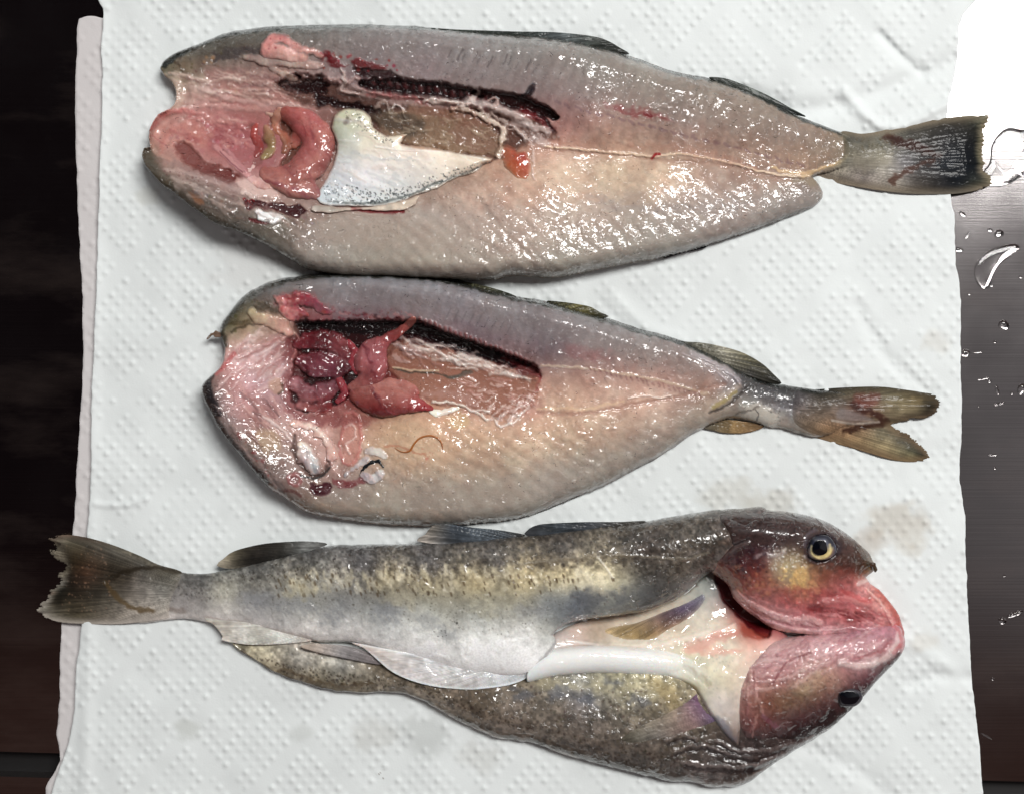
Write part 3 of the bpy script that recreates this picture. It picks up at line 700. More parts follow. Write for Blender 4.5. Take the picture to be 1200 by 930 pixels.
    f.stroke(pts('940 207 960 200 985 190 1000 176'), 2, (206, 176, 130), .6, .9, dz=1, wob=1.5)
    f.fill(pts('176 150 200 132 300 128 330 150 320 200 240 195 190 185'), (176, 128, 122), .34, 14, 0, wob=6)
    fibres(f, pts('205 90 380 85 372 112 230 112'), 30, .1, 18, 60, [(206, 178, 164), (120, 86, 84), (150, 112, 108), (222, 200, 186)], .35, (.8, 3), 1.6, 104)
    f.dots(pts('440 180 950 208 940 240 600 318 420 310'), 160, .8, 2.4, (206, 188, 168), .25, 105)
    wet_relief(f, .5)
    f.Z = np.maximum(f.Z, 11.0)
    o = f.build('body', M_flesh, root, floor=PZ, inset=9, sat=.88)
    sm_ = blurred(f, 0, 14)
    # silvery lining of the belly with dark pepper spots
    p = pts("388 150 392 136 402 128 422 128 434 138 438 150 452 158 476 158 470 168 500 172 540 180 578 186 566 194 556 202 536 208 512 220 488 228 470 236 440 241 410 242 375 238 374 226 382 210 392 190 394 168")
    g = Field(365, 120, 588, 250, 1.0); g.shape(p, rough=1.2, seed=8)
    g.color(pts("400 135 196 196 168  420 150 205 204 184  395 160 180 184 150  430 170 226 218 200  470 185 236 226 214  520 190 234 222 206  560 192 226 210 190  400 200 228 226 232  440 210 234 232 234  480 215 226 224 220  400 230 206 214 216  450 230 214 218 216  385 225 200 208 214", 5))
    g.height(pts("400 140 36 440 160 36 480 180 38 520 190 42 560 192 46 400 200 34 400 230 34 450 220 38 500 215 42", 3), 30, 12)
    g.Z = np.maximum(g.Z, sm_(g.X, g.Y)+2.2)+0.8*fbm(g.X, g.Y, 20, 3, 5)
    g.mottle(.05, 20, 6)
    g.fill(pts("470 158 478 160 500 172 540 180 500 176 476 172"), (196, 150, 126), .7, 2, 0, wob=1)
    g.stroke(pts("440 172 470 176 520 178 570 187"), 1.1, (245, 238, 228), .8, .7, dz=1)
    g.stroke(pts("384 236 430 239 470 232 510 216 545 204 570 192"), 1.6, (92, 98, 96), .7, .8, wob=1.2)
    g.dots(pts("378 214 400 216 440 224 480 218 520 202 560 192 574 190 540 208 500 224 470 236 420 240 380 236"), 330, .55, 1.05, (50, 54, 58), .85, 31)
    g.dots(pts("430 140 450 158 470 166 450 170 420 152 400 130 420 128"), 90, .5, 1.0, (74, 76, 66), .8, 32)
    g.dots(pts("405 138 412 140 410 148 404 146"), 4, 2, 3.6, (110, 100, 90), .8, 33)
    g.dots(pts("380 180 500 180 540 190 450 220 380 215"), 40, .4, .9, (110, 108, 110), .5, 34)
    fibres(g, pts('390 130 480 160 570 186 480 230 380 236'), 50, .35, 14, 44, [(206, 200, 196), (240, 238, 232), (214, 196, 186), (190, 194, 196)], .35, (.8, 3), .5, 142)
    g.fill(pts('380 160 410 150 420 190 400 236 376 236'), (196, 200, 204), .4, 16, 0, wob=6)
    g.under(f, 3.0, .5)
    g.build('belly_lining', M_film, root, drop=5, inset=1)
    h = Field(365, 225, 500, 260, 1.0); h.shape(pts("366 241 400 243 440 242 470 236 492 229 488 240 478 246 450 247 420 247 380 249 364 246"), rough=1.5, seed=12)
    h.color(pts("370 243 170 160 150 420 245 206 196 180 480 238 214 196 176", 5)); h.Z = sm_(h.X, h.Y)+3+.5*noise(h.X, h.Y, 8, 3)
    h.mottle(.12, 9, 3); h.under(f, 2.5, .6); h.build('torn_membrane', M_film, root, drop=5, inset=1)
    f.C *= 1.0
    # stomach and liver bundle
    base = blurred(f, -2, 20)
    cols = pts("335 130 170 92 84 360 135 186 108 104 385 160 176 110 102 388 180 168 104 98 360 200 178 114 106 320 215 170 110 102 350 225 176 118 110 370 232 166 116 112 330 150 150 76 70 345 160 190 96 100", 5)
    def paint_st(q):
        q.fill(pts("340 128 372 128 378 142 352 150 340 142"), (186, 104, 106), .4, 8, 0, wob=4)
        q.stroke(pts("350 138 358 150 360 160"), 3, (160, 70, 66), .4, 1, wob=3)
        q.stroke(pts("306 212 340 220 372 236"), 2, (140, 70, 84), .5, 1, wob=2)
        fibres(q, pts('300 125 395 125 395 240 300 240'), 46, 1.0, 8, 26, [(150, 66, 66), (206, 150, 136), (186, 120, 110), (130, 60, 70)], .28, (.6, 2.4), .5, 141)
        q.stroke(pts('356 142 374 156 378 176 366 194'), 5, (200, 140, 126), .35, 1, wob=3)
        q.dots(pts("330 130 390 140 390 200 320 225"), 30, .5, 1.2, (150, 60, 66), .4, 2)
    organ('stomach', [[(332, 131, 7), (346, 137, 13), (362, 149, 18), (374, 167, 20), (366, 188, 20), (348, 205, 19), (328, 209, 15), (310, 203, 8)],
                      [(342, 218, 15), (360, 222, 13), (368, 227, 9)]], base, cols, root, flat=.85, k=7, paint=paint_st, sink=14, under=f, uw=2)
    organ('intestine', [[(328, 130, 6), (322, 142, 6), (326, 155, 6), (336, 165, 6), (334, 178, 6)], [(344, 168, 7), (350, 158, 8)]], base,
          pts("325 135 190 140 120 325 150 172 104 84 335 165 150 100 76 345 160 178 96 90", 5), root, flat=.8, k=4, under=f, uw=3, rough=1.6)
    organ('gall_bladder', [[(312, 150, 6), (316, 162, 8), (318, 174, 7), (308, 184, 5)]], base, pts("312 150 164 116 92 316 165 150 120 84 310 182 160 140 96", 5), root, flat=.8, under=f, uw=3, rough=1.6)
    organ('intestine', [[(300, 148, 5), (298, 160, 6), (304, 172, 6), (300, 182, 5)]], base, pts("300 150 180 84 78 304 170 150 60 56", 5), root, flat=.8, under=f, uw=3, rough=1.6)
    organ('fat_lump', [[(311, 131, 4), (318, 135, 5)]], base, [(0, 0, 210, 172, 150)], root, flat=.6, rough=2, under=f)
    organ('gill_muscle', [[(292, 208, 5), (304, 214, 7), (318, 218, 6)], [(296, 196, 4), (288, 206, 3)]], base, pts("292 208 214 168 164 318 218 196 150 140", 5), root, flat=.7)
    def paint_hd(q):
        q.dots(pts("305 45 345 40 350 55 310 60"), 8, 1, 2.2, (170, 50, 56), .6, 5)
        q.dots(pts("310 50 345 50 365 60 330 66"), 12, 1.5, 4, (224, 176, 170), .6, 6)
    organ('neck_muscle', [[(313, 54, 7), (321, 47, 8), (331, 46, 7), (342, 54, 8), (352, 60, 7), (366, 60, 5), (376, 66, 4)], [(314, 60, 9), (326, 60, 11), (340, 64, 10), (356, 68, 7)]], blurred(f, 0, 8),
          pts("312 55 206 140 134 325 46 206 134 130 342 56 208 152 146 370 62 200 150 140 330 60 224 176 166", 5), root, flat=.5, k=5, paint=paint_hd, wobz=1.6, rough=2, under=f)
    organ('gill_bone', [[(286, 66, 4), (310, 72, 5), (335, 74, 6), (360, 76, 6), (378, 78, 4)], [(318, 80, 4), (334, 88, 5), (346, 92, 4)]], blurred(f, 0, 8),
          pts("290 66 170 150 140 320 74 184 164 156 345 90 214 190 174 370 78 190 158 150", 5), root, flat=.45, k=6, wobz=1.2, rough=2.5, under=f)
    q = organ('liver_tip', [[(592, 178, 9), (602, 188, 13), (608, 198, 11), (616, 207, 6)], [(612, 184, 8), (616, 196, 6)]], blurred(f, -1, 12),
          pts("590 175 168 100 74 602 190 172 84 52 614 186 180 70 56 618 206 186 106 76", 5), root, flat=.3, k=6, under=f, uw=6, rough=2)
    # fins
    fin('tail_fin', pts("985 155 1010 157 1035 153 1060 146 1090 141 1120 137 1145 135 1161 136 1156 146 1153 156 1156 165 1151 174 1153 184 1155 193 1152 200 1160 206 1165 214 1150 222 1125 227 1100 228 1060 227 1020 222 975 214 935 207 948 203 970 194 985 180"), (930, 190),
        pts("950 206 140 118 100 985 185 150 136 110 985 165 120 108 84 1000 160 70 66 60 1020 158 100 94 84 1030 180 146 134 112 1010 205 158 138 122 1050 165 130 118 100 1060 190 150 136 128 1050 215 178 158 136 1080 155 110 98 84 1100 180 96 86 78 1100 200 84 78 74 1080 218 120 104 90 1130 145 84 74 60 1130 170 50 50 52 1130 195 26 36 46 1120 212 42 44 50 1150 165 38 38 36 1150 195 20 26 32 1105 170 74 68 66 1100 190 50 56 64 1145 215 104 98 78 1155 140 130 126 96", 5),
        M_fin, root, zc=pts("940 206 8 960 190 8 985 175 12 1010 180 20 1050 180 16 1100 180 12 1160 180 9", 3), freq=210, fringe=5, tip=pts("1161 136 1153 160 1151 185 1165 214"), tipcol=(130, 130, 70), amp=.26, lift=4, ridge=.18, on=[f], under=f, uw=12,
        paint=lambda q: (q.C.__imul__((1-.30*sm(1035, 1085, q.X))[..., None]*np.array([.93, 1, 1.08])), q.stroke(pts("1038 162 1056 167 1074 172 1088 178 1098 182"), 4.6, (62, 32, 26), .8, 1, wob=3), q.stroke(pts("1046 212 1064 200 1082 192 1096 190"), 3.6, (84, 52, 42), .7, 1, wob=3), q.fill(pts("1000 165 1030 170 1050 180 1030 200 1000 200"), (150, 140, 120), .4, 12, 0, wob=6), q.dots(pts("1000 155 1040 150 1050 175 1010 180"), 60, .6, 1.6, (84, 70, 44), .5, 3)))
    fin('dorsal_fin', pts("500 33 540 35 600 37 650 38 690 42 710 47 728 57 738 64 715 62 690 54 650 48 600 43 550 40"), (560, 60),
        pts("520 35 60 66 60 600 40 50 56 52 660 43 84 90 92 700 50 70 74 70 730 60 44 46 42", 5), M_fin, root, z=19, freq=60, amp=.45, lift=3)
    fin('dorsal_fin', pts("830 91 850 92 875 101 900 112 925 126 945 137 925 133 900 124 870 109 845 99"), (800, 70),
        pts("840 93 50 54 50 880 106 70 78 72 930 130 50 56 54", 5), M_fin, root, z=16, freq=60, amp=.4, lift=3)
    fin('anal_fin', pts("770 298 795 290 815 284 832 286 826 291 800 297 778 303"), (740, 290),
        pts("775 298 66 64 66 800 292 70 74 86 828 286 54 56 60", 5), M_fin, root, z=14, freq=60, amp=.5)
    return f
fish1 = opened_fish_one()
# ================================================================== fish 2 (middle, opened)
def opened_fish_two():
    root = thing('gutted_fish', 620, 470, 'shorter opened fish in the middle with purple red entrails and a forked tail', 'fish')
    outl = pts("264 407 259 390 262 377 270 366 283 350 303 337 330 328 363 323 400 321 440 321 480 324 527 329 565 338 600 347 633 353 665 361 708 373 741 384 789 397 821 410 850 424 866 433 890 445 918 452 960 458 985 461 1010 470 1026 482 1012 492 985 500 960 511 918 501 899 499 880 492 860 489 840 494 815 505 773 533 724 559 700 571 660 588 613 605 567 612 517 615 460 614 403 608 363 600 337 584 313 568 287 538 263 511 250 488 240 468 238 453 247 442 256 434 263 422")
    f = Field(230, 312, 1008, 624, 1.15); f.shape(outl, rough=.7, seed=2)
    X, Y = f.X, f.Y
    f.height(pts("""265 385 34 300 350 42 350 335 44 450 340 46 550 355 48 650 380 48 750 410 42 850 440 32 900 470 26 950 480 20 1000 485 16
       300 400 28 350 400 20 400 400 14 450 395 14 300 450 26 350 450 22 400 450 20 450 450 22 250 460 50 280 510 54 330 560 50 420 590 44 520 590 46 620 580 44 700 550 40 780 510 34 840 480 32
       500 430 24 560 440 26 620 450 32 680 450 40 760 455 36 820 462 28 500 500 44 600 520 48 680 510 46 750 490 40 420 520 34 380 520 30 560 480 34 470 510 40""", 3), pts("262 390 28 240 460 46 262 505 46 290 540 44 340 585 32 390 606 20 450 614 13 600 608 12 700 570 11 830 500 14 350 325 18 500 326 16 700 372 13 860 430 14 960 480 12", 3), 21)
    f.color(pts("""265 385 112 104 76  275 370 96 92 70  300 345 100 96 92  340 332 116 112 114  400 332 132 128 134  460 335 134 130 138  520 345 138 132 140  580 358 142 134 138  650 372 140 130 134  710 388 146 136 136  770 404 150 136 132  820 420 150 138 134  855 435 150 140 144
       400 355 152 134 140  460 360 150 132 138  530 372 146 128 136  600 390 144 126 132  660 405 142 124 128  720 415 160 134 130  780 430 168 134 124  830 446 168 130 116  560 395 132 108 114  640 415 128 104 108
       285 375 150 130 96  300 385 184 152 128  330 380 188 146 132  275 400 196 160 144  265 420 206 150 146  300 410 206 166 162  330 430 210 170 170  300 450 206 164 168  270 440 196 138 134  290 480 190 136 132  320 480 184 130 128  340 460 180 132 134  330 500 196 158 150
       245 455 104 82 74  250 475 120 96 92  262 500 122 104 98  285 530 128 106 100  310 555 128 108 102  265 470 170 130 128  285 500 166 128 124  300 520 160 130 112  330 540 150 124 116  340 570 140 116 108  370 590 142 124 110
       400 560 170 136 126  430 590 156 140 122  480 560 178 152 130  480 590 158 142 126  560 590 160 146 130  540 560 178 154 134  600 570 170 152 134  640 560 166 150 136  700 545 162 146 130  760 520 158 140 126  810 495 152 136 122
       380 490 196 140 130  420 500 200 150 132  460 500 206 168 134  500 500 212 172 140  560 505 214 172 140  620 500 212 174 144  680 500 206 170 142  740 490 196 162 140  790 480 180 150 132  830 475 166 144 126
       640 445 194 150 132  680 450 198 154 134  740 455 190 150 132  800 460 172 138 124  640 470 208 166 142  700 475 210 172 148  760 470 200 162 142
       480 420 150 98 80  540 440 162 104 84  600 450 176 116 100  560 470 186 132 116  520 455 170 112 92  620 480 206 152 136
       350 400 90 24 28  400 410 110 40 46  450 440 120 40 40  380 460 130 50 56  420 470 140 60 56  360 440 150 80 84
       870 450 100 96 96  900 462 104 100 104  940 474 112 108 112  970 480 124 112 104  870 475 150 142 132  900 485 172 164 152  940 495 130 120 112  880 440 60 58 54  920 456 44 44 42  960 462 50 48 40  970 505 140 116 90""", 5), 10)
    flesh_grain(f, 0.3, 13, .032, .4, (Y < 420)*1.0, 41); flesh_grain(f, -.95, 15, .03, .35, (Y > 500)*1.0, 43)
    f.mottle(.05, 40, 2); f.mottle(.07, 12, 3, 3, (.6, 1.1, 1.2)); f.mottle(.05, 5, 4)
    f.stroke(pts("262 405 259 390 263 375 272 364 285 348 305 336 330 328"), 5, (60, 56, 44), .85, .9, wob=2)
    f.stroke(pts("330 327 400 321 470 323 527 329 600 347 660 360 741 384 800 401 850 424 866 433 900 447 960 459"), 4.0, (20, 24, 18), .92, .8, wob=1.5)
    f.stroke(pts("247 442 239 453 240 466 250 488 264 511 288 538 315 568"), 4.4, (58, 44, 42), .85, .9, wob=1.5)
    f.stroke(pts("244 450 246 464 256 484"), 4, (30, 26, 30), .8, .9, wob=1.5)
    f.stroke(pts("315 568 337 584 363 600 403 608 460 614 517 615 570 612"), 2.6, (150, 96, 66), .6, .9, wob=1.5)
    f.stroke(pts("660 588 724 559 773 533 815 505"), 1.6, (104, 84, 70), .6, .9, wob=1.2)
    f.stroke(pts("268 380 278 378 292 376"), 3, (70, 56, 30), .5, 1, wob=3); f.stroke(pts("270 390 284 382 300 380"), 2, (60, 50, 34), .6, 1, wob=3)
    f.stroke(pts("300 362 312 358 322 366"), 4, (70, 60, 44), .6, 1, wob=3)
    f.dots(pts("265 368 300 345 320 360 275 395"), 24, .8, 2, (84, 70, 40), .5, 4, cj=30)
    # mouth membranes: stretched pale tissue
    fibres(f, pts("262 410 300 390 350 395 345 440 300 470 262 440"), 46, -.65, 16, 46, [(226, 196, 194), (208, 160, 156), (184, 118, 116), (232, 206, 200)], .45, (1, 2.6), 1.6, 51)
    fibres(f, pts("262 445 300 460 340 470 345 520 300 520 268 480"), 34, .75, 10, 34, [(220, 180, 170), (150, 96, 92), (206, 160, 150), (120, 84, 84)], .4, (.8, 2.2), 1.4, 52)
    f.stroke(pts("254 438 262 430 268 422 274 414"), 2.6, (200, 84, 84), .6, .9, wob=1)
    f.stroke(pts("330 398 345 390 352 402 340 424"), 2.4, (222, 170, 160), .7, .9, dz=3, wob=1.5)
    f.fill(pts("336 425 350 420 352 438 340 444"), (216, 190, 190), .6, 5, 2, wob=3)
    f.stroke(pts("330 450 332 458 326 462"), 1.4, (40, 28, 20), .8, .8, wob=1)
    f.fill(pts("316 446 328 444 332 456 320 460"), (196, 150, 120), .6, 5, 1, wob=2)
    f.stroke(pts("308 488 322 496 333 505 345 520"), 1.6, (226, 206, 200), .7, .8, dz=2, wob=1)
    f.fill(pts("303 505 322 506 330 520 318 530 304 522"), (190, 160, 122), .55, 7, 1, wob=4)
    fibres(f, pts("250 470 300 530 350 585 330 580 270 510"), 30, .9, 8, 22, [(160, 140, 140), (96, 80, 78), (180, 150, 140)], .4, (.7, 2), 1, 53)
    f.dots(pts("262 490 300 520 330 570 300 545"), 14, 1, 3, (150, 60, 60), .5, 55)
    # dark open cavity
    f.fill(pts("346 378 380 376 420 378 460 376 492 376 530 392 570 408 605 420 630 432 634 444 610 440 570 430 540 418 500 404 470 404 450 420 430 440 412 455 405 470 380 480 350 480 340 450 345 420 352 400"), (50, 8, 12), .93, 5, -7, wob=3)
    f.stroke(np.array([(352, 382, 4), (400, 384, 7), (450, 384, 8), (490, 386, 8), (530, 400, 8), (570, 413, 7), (605, 424, 6), (628, 434, 4)]), 8, (22, 4, 8), .96, .5, dz=-10, wob=1.3)
    f.stroke(pts("590 420 612 428 632 440"), 3, (130, 26, 34), .8, .9, wob=2); f.stroke(pts("632 436 632 448 626 462"), 2, (150, 26, 34), .6, .9, wob=2)
    for k in range(22):
        x = 492+k*5.9; y = 374+k*2.25+.8*math.sin(k*1.9)
        f.stroke([(x, y-1.5), (x+1, y+3)], 1.9, (130, 60, 62), .7, .8, dz=3, smooth=False, wob=.6)
    fibres(f, pts("400 366 480 366 488 376 400 374"), 20, 0, 3, 8, [(130, 40, 52), (80, 30, 40), (190, 130, 130)], .7, (1, 2), 0, 54)
    f.dots(pts("360 362 470 362 490 376 370 374"), 34, .8, 2, (150, 50, 58), .5, 56, cj=40)
    f.fill(pts("600 433 625 428 634 434 630 446 612 444"), (150, 84, 78), .7, 3, 3, wob=2)
    # lining of the belly, right of the gut
    f.fill(pts("455 402 500 404 560 422 610 438 632 446 628 466 608 484 580 486 550 478 500 470 470 450 455 430"), (164, 106, 84), .8, 7, 4, wob=4)
    fibres(f, pts("480 400 520 404 570 422 610 436 600 446 540 430 490 414"), 48, .27, 14, 44, [(214, 198, 188), (190, 160, 150), (226, 214, 206)], .55, (.8, 2.4), 1.6, 57)
    fibres(f, pts("465 402 490 408 510 425 470 424"), 18, .5, 10, 26, [(206, 180, 176), (170, 120, 110)], .5, (1, 2.6), 1.6, 58)
    fibres(f, pts("530 440 630 450 628 470 600 486 560 470"), 50, .2, 5, 16, [(216, 176, 166), (196, 140, 130), (226, 200, 192)], .5, (.6, 1.6), 1, 59)
    fibres(f, pts("560 470 620 465 610 490 570 495"), 30, -.8, 6, 20, [(232, 214, 206), (222, 190, 180)], .6, (.6, 1.5), 1.4, 60)
    f.stroke(pts("462 432 480 436 510 437 528 442 545 436 550 434"), 1.2, (80, 72, 60), .8, .8, wob=1.5); f.stroke(pts("528 442 540 440 552 436"), 2.2, (96, 92, 84), .7, .8, wob=1)
    f.stroke(pts("460 430 485 434 515 434"), 1, (216, 196, 160), .7, .8, dz=1, wob=1)
    f.stroke(pts("506 471 530 472 550 480 565 488 572 492"), 1.6, (238, 228, 216), .85, .8, dz=3, wob=1.5); f.stroke(pts("552 482 566 480 574 484"), 1.1, (236, 222, 212), .8, .8, dz=2)  # thin white strands, wet highlights on the membrane painted as raised strokes
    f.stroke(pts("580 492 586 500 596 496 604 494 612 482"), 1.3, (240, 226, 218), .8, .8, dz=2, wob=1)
    f.stroke(pts("490 470 510 460 540 466 556 476"), 6, (196, 160, 156), .3, 1, wob=4)
    f.fill(pts("420 490 460 495 500 492 540 495 530 540 480 545 440 530"), (208, 164, 128), .35, 16, 0, wob=8)
    f.fill(pts("524 488 544 486 552 494 540 502 528 500"), (214, 186, 116), .35, 8, 0, wob=4)
    # fold of the belly wall and lateral line
    f.stroke(pts("636 428 690 432 740 440 780 448 815 458 830 462"), 1.6, (214, 190, 160), .55, .9, dz=1, wob=1.5)
    for k in range(22): f.stroke([(690+k*6.2, 430+k*1.5), (692+k*6.2, 434+k*1.5)], 1.3, (130, 80, 76), .35, .9, smooth=False, wob=1.5)
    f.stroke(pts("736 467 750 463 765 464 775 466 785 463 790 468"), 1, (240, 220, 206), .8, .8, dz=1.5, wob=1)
    f.stroke(pts("630 483 660 485 700 482 740 474 780 468 820 458 850 450"), 2.4, (176, 128, 110), .5, .9, dz=-2, wob=2)
    f.stroke(pts("630 478 680 478 730 470"), 1.4, (232, 200, 150), .4, .9, wob=2)
    f.fill(pts("660 404 700 408 720 418 700 424 670 420"), (170, 90, 94), .3, 10, 0, wob=5)
    for k in range(9): f.stroke([(528+k*9, 362+k*2), (522+k*9, 374+k*2)], .8, (98, 88, 94), .45, .9, dz=-1, smooth=False)
    # thin fold near the tail stalk
    f.stroke(pts("810 414 835 424 860 440 868 448"), 3, (176, 166, 172), .7, .8, dz=2.5, wob=1); f.stroke(pts("800 414 830 428 852 446"), 1, (206, 190, 196), .6, .8, dz=1)
    for k in range(7): f.stroke([(818+k*6, 420+k*3), (826+k*6, 434+k*2.4)], .8, (150, 140, 148), .5, .9, smooth=False)
    f.stroke(pts("828 486 840 472 856 460 868 452"), 4, (186, 166, 150), .6, .9, dz=2, wob=1.5); f.stroke(pts("836 478 850 468 862 460"), 2.4, (168, 150, 84), .7, .9, wob=1.5)
    f.stroke(pts("832 484 850 476 868 462 880 452"), 1.6, (60, 52, 48), .6, .9, dz=-2, wob=1.5)
    f.fill(pts("868 436 890 450 920 456 950 466 940 474 905 470 880 462 868 452"), (84, 82, 84), .5, 8, 0, wob=5)
    f.fill(pts("866 478 884 472 904 478 912 490 904 500 886 496 868 488"), (190, 182, 170), .75, 8, 2, wob=4)
    f.stroke(pts("886 480 889 486 886 492"), .9, (70, 66, 66), .7, .8, wob=1)
    f.stroke(pts("850 490 870 482 890 476"), 1.4, (76, 66, 58), .5, .9, wob=2)
    f.fill(pts("910 468 950 472 990 482 985 490 940 486 905 482"), (96, 92, 98), .5, 6, 0, wob=5); f.stroke(pts("905 476 940 482 985 488"), 2, (180, 176, 178), .4, 1, wob=2)
    f.dots(pts("866 432 960 458 1000 475 990 500 920 495 870 480"), 120, .6, 1.5, (60, 58, 56), .4, 61)
    # pale tissue and blood near the lower gill
    f.fill(pts("366 590 400 600 450 604 520 606 520 598 440 596 390 588"), (176, 140, 110), .3, 6, 0, wob=4)
    f.fill(pts("362 566 372 568 386 566 390 572 382 580 366 580"), (76, 10, 24), .92, 2.5, -2, wob=2)
    f.fill(pts("388 560 400 562 414 562 428 560 432 566 416 568 398 572 390 568"), (120, 18, 28), .85, 2.5, 1, wob=3, tex=.6)
    f.stroke(pts("337 558 346 554 352 560 348 568 340 566 338 560"), 2.4, (170, 70, 76), .5, 1, dz=1.5, wob=1); f.fill(pts("341 558 348 558 348 564 342 564"), (120, 16, 24), .8, 2)
    f.stroke(pts("334 574 346 576 352 580"), 2, (96, 40, 34), .6, .9, wob=1)
    f.stroke(pts("403 486 412 482 420 492 424 508 422 524 416 540 404 544 398 530 400 512 403 498"), 1.8, (206, 96, 92), .5, .9, dz=2, wob=2); f.fill(pts("402 486 420 486 424 510 418 540 402 540 400 510"), (206, 130, 116), .6, 4, 2, wob=3)
    f.stroke(pts("404 500 412 496 418 504 414 514 406 520 410 530"), 1.3, (236, 206, 196), .6, .8, dz=2, wob=1.5)  # pale curl painted for a highlight on the thin membrane
    f.stroke(pts("450 522 470 524 484 530 500 532"), 1.4, (196, 124, 90), .6, .9, wob=2); f.dots(pts("490 525 515 525 515 535 495 538"), 8, .8, 2, (206, 110, 90), .5, 3)
    f.dots(pts("400 330 700 380 860 450 840 480 700 440 480 370"), 110, .8, 1.8, (196, 186, 190), .25, 62, dz=.8)
    f.fill(pts('336 400 350 396 356 430 346 470 360 488 400 486 440 492 420 498 360 498 338 478 332 440'), (136, 54, 56), .55, 10, -2, wob=6)
    f.stroke(pts('346 512 344 526 350 540 360 552 372 556 382 550 386 536'), 2.6, (84, 56, 50), .7, 1, dz=-3, wob=2)
    f.stroke(pts('352 556 366 560 380 556 388 546'), 1.6, (40, 38, 38), .8, .9, wob=1)
    f.fill(pts('338 498 356 494 376 502 392 516 398 534 392 548 378 540 370 520 350 508'), (216, 170, 160), .5, 6, 1, wob=4)
    f.fill(pts('326 350 345 340 372 344 388 364 380 376 350 374 330 364'), (176, 84, 88), .6, 6, 0, wob=5)
    f.fill(pts('300 362 330 372 352 384 346 396 310 388 292 374'), (186, 150, 128), .5, 8, 1, wob=4)
    wet_relief(f, .5)
    f.Z = np.maximum(f.Z, 11.0)
    f.fill(pts('350 320 600 345 850 425 830 440 640 400 480 365 350 360'), (150, 142, 137), .35, 20, 0, wob=8)
    f.fill(pts('400 560 560 560 740 520 830 495 700 580 560 620 400 615'), (168, 160, 152), .34, 22, 0, wob=8)
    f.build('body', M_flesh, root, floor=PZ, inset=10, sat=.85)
    base = blurred(f, 2, 16); surf = blurred(f, .5, 8); base_low = blurred(f, -1, 16)
    def paint_g(q):
        q.dots(np.array([(q.x0, q.y0), (q.x0+200, q.y0), (q.x0+200, q.y0+200), (q.x0, q.y0+200)], float), 60, .8, 2.6, (110, 20, 40), .35, 3, cj=60)
        fibres(q, np.array([(q.x0, q.y0), (q.X.max(), q.y0), (q.X.max(), q.Y.max()), (q.x0, q.Y.max())], float), 22, .8, 10, 30, [(196, 120, 124), (90, 20, 34)], .35, (.7, 1.8), .8, 5)
    organ('liver', [[(352, 404, 9), (372, 400, 14), (392, 404, 14), (406, 416, 12)], [(356, 424, 12), (376, 428, 17), (398, 430, 14), (410, 424, 8)], [(346, 446, 9), (360, 462, 13), (382, 458, 12), (398, 450, 8)], [(350, 474, 6), (366, 478, 8), (384, 476, 7)]], base_low,
          pts("352 404 126 44 54 380 398 96 34 42 400 410 136 70 74 360 425 134 70 80 385 430 124 62 76 405 430 90 34 44 350 450 158 104 110 365 465 140 82 88 390 455 128 70 80 360 478 150 86 84 384 476 130 50 52", 5), root, flat=.55, k=9, paint=paint_g, wobz=2.4, mott=.22, sink=14, rough=3, under=f)
    organ('stomach', [[(484, 375, 4), (474, 384, 5), (462, 392, 6), (448, 402, 9), (438, 412, 16), (434, 426, 20), (436, 438, 15), (424, 448, 9), (412, 454, 6)]], base,
          pts("484 375 180 110 100 465 390 140 60 58 445 404 158 86 90 438 420 170 98 104 430 438 156 84 86 415 452 168 104 98", 5), root, flat=.78, k=6, paint=paint_g, wobz=1.4, sink=14)
    organ('intestine', [[(418, 462, 10), (432, 466, 16), (452, 468, 20), (472, 470, 15), (490, 474, 8), (506, 479, 3)], [(424, 452, 8), (446, 454, 10), (470, 452, 8), (486, 460, 6)]], base,
          pts("420 465 150 80 74 445 455 186 120 110 460 475 150 78 72 450 485 120 30 36 480 455 184 124 114 500 478 160 56 62 470 468 170 98 92", 5), root, flat=.72, k=6, paint=paint_g, wobz=1.6, sink=14)
    organ('intestine', [[(408, 402, 4), (416, 412, 5), (412, 424, 4), (418, 436, 4)], [(398, 446, 5), (404, 460, 5), (396, 470, 4)]], base, [(0, 0, 150, 56, 66)], root, flat=.8, k=4)
    def paint_mu(q):
        q.dots(pts("322 340 385 345 385 375 325 372"), 34, 1.4, 4, (170, 50, 64), .5, 5, cj=50); q.dots(pts("322 342 350 345 350 368 325 368"), 12, 2, 4.5, (214, 160, 156), .6, 8, dz=1)
    organ('neck_muscle', [[(326, 350, 6), (336, 354, 9), (348, 350, 9), (360, 352, 8), (372, 360, 6), (384, 366, 4)], [(330, 362, 6), (344, 366, 8), (358, 368, 5)]], surf, pts("326 352 200 130 124 345 348 150 60 66 340 362 206 120 120 370 360 150 80 96 384 366 140 80 90", 5), root, flat=.45, k=5, paint=paint_mu, wobz=1.8, rough=3, under=f)
    organ('tongue', [[(302, 372, 7), (316, 376, 9), (332, 384, 8), (344, 392, 4)], [(296, 366, 5)]], surf, pts("300 370 190 168 140 320 376 206 172 152 340 390 210 160 150", 5), root, flat=.4, k=5, mat=M_organ, rough=2.5, under=f)
    def paint_w(q):
        fibres(q, np.array([(q.x0, q.y0), (q.X.max(), q.y0), (q.X.max(), q.Y.max()), (q.x0, q.Y.max())], float), 40, 1.0, 6, 20, [(240, 238, 236), (150, 146, 150), (206, 180, 176)], .5, (.6, 1.8), .6, 6)
    organ('gill_arch', [[(352, 522, 7), (360, 534, 11), (366, 544, 10), (368, 550, 6)]], surf, pts("352 520 214 190 176 362 535 214 210 210 368 550 150 146 150", 5), root, mat=M_film, flat=.4, paint=paint_w, mott=.2, rough=3, under=f)
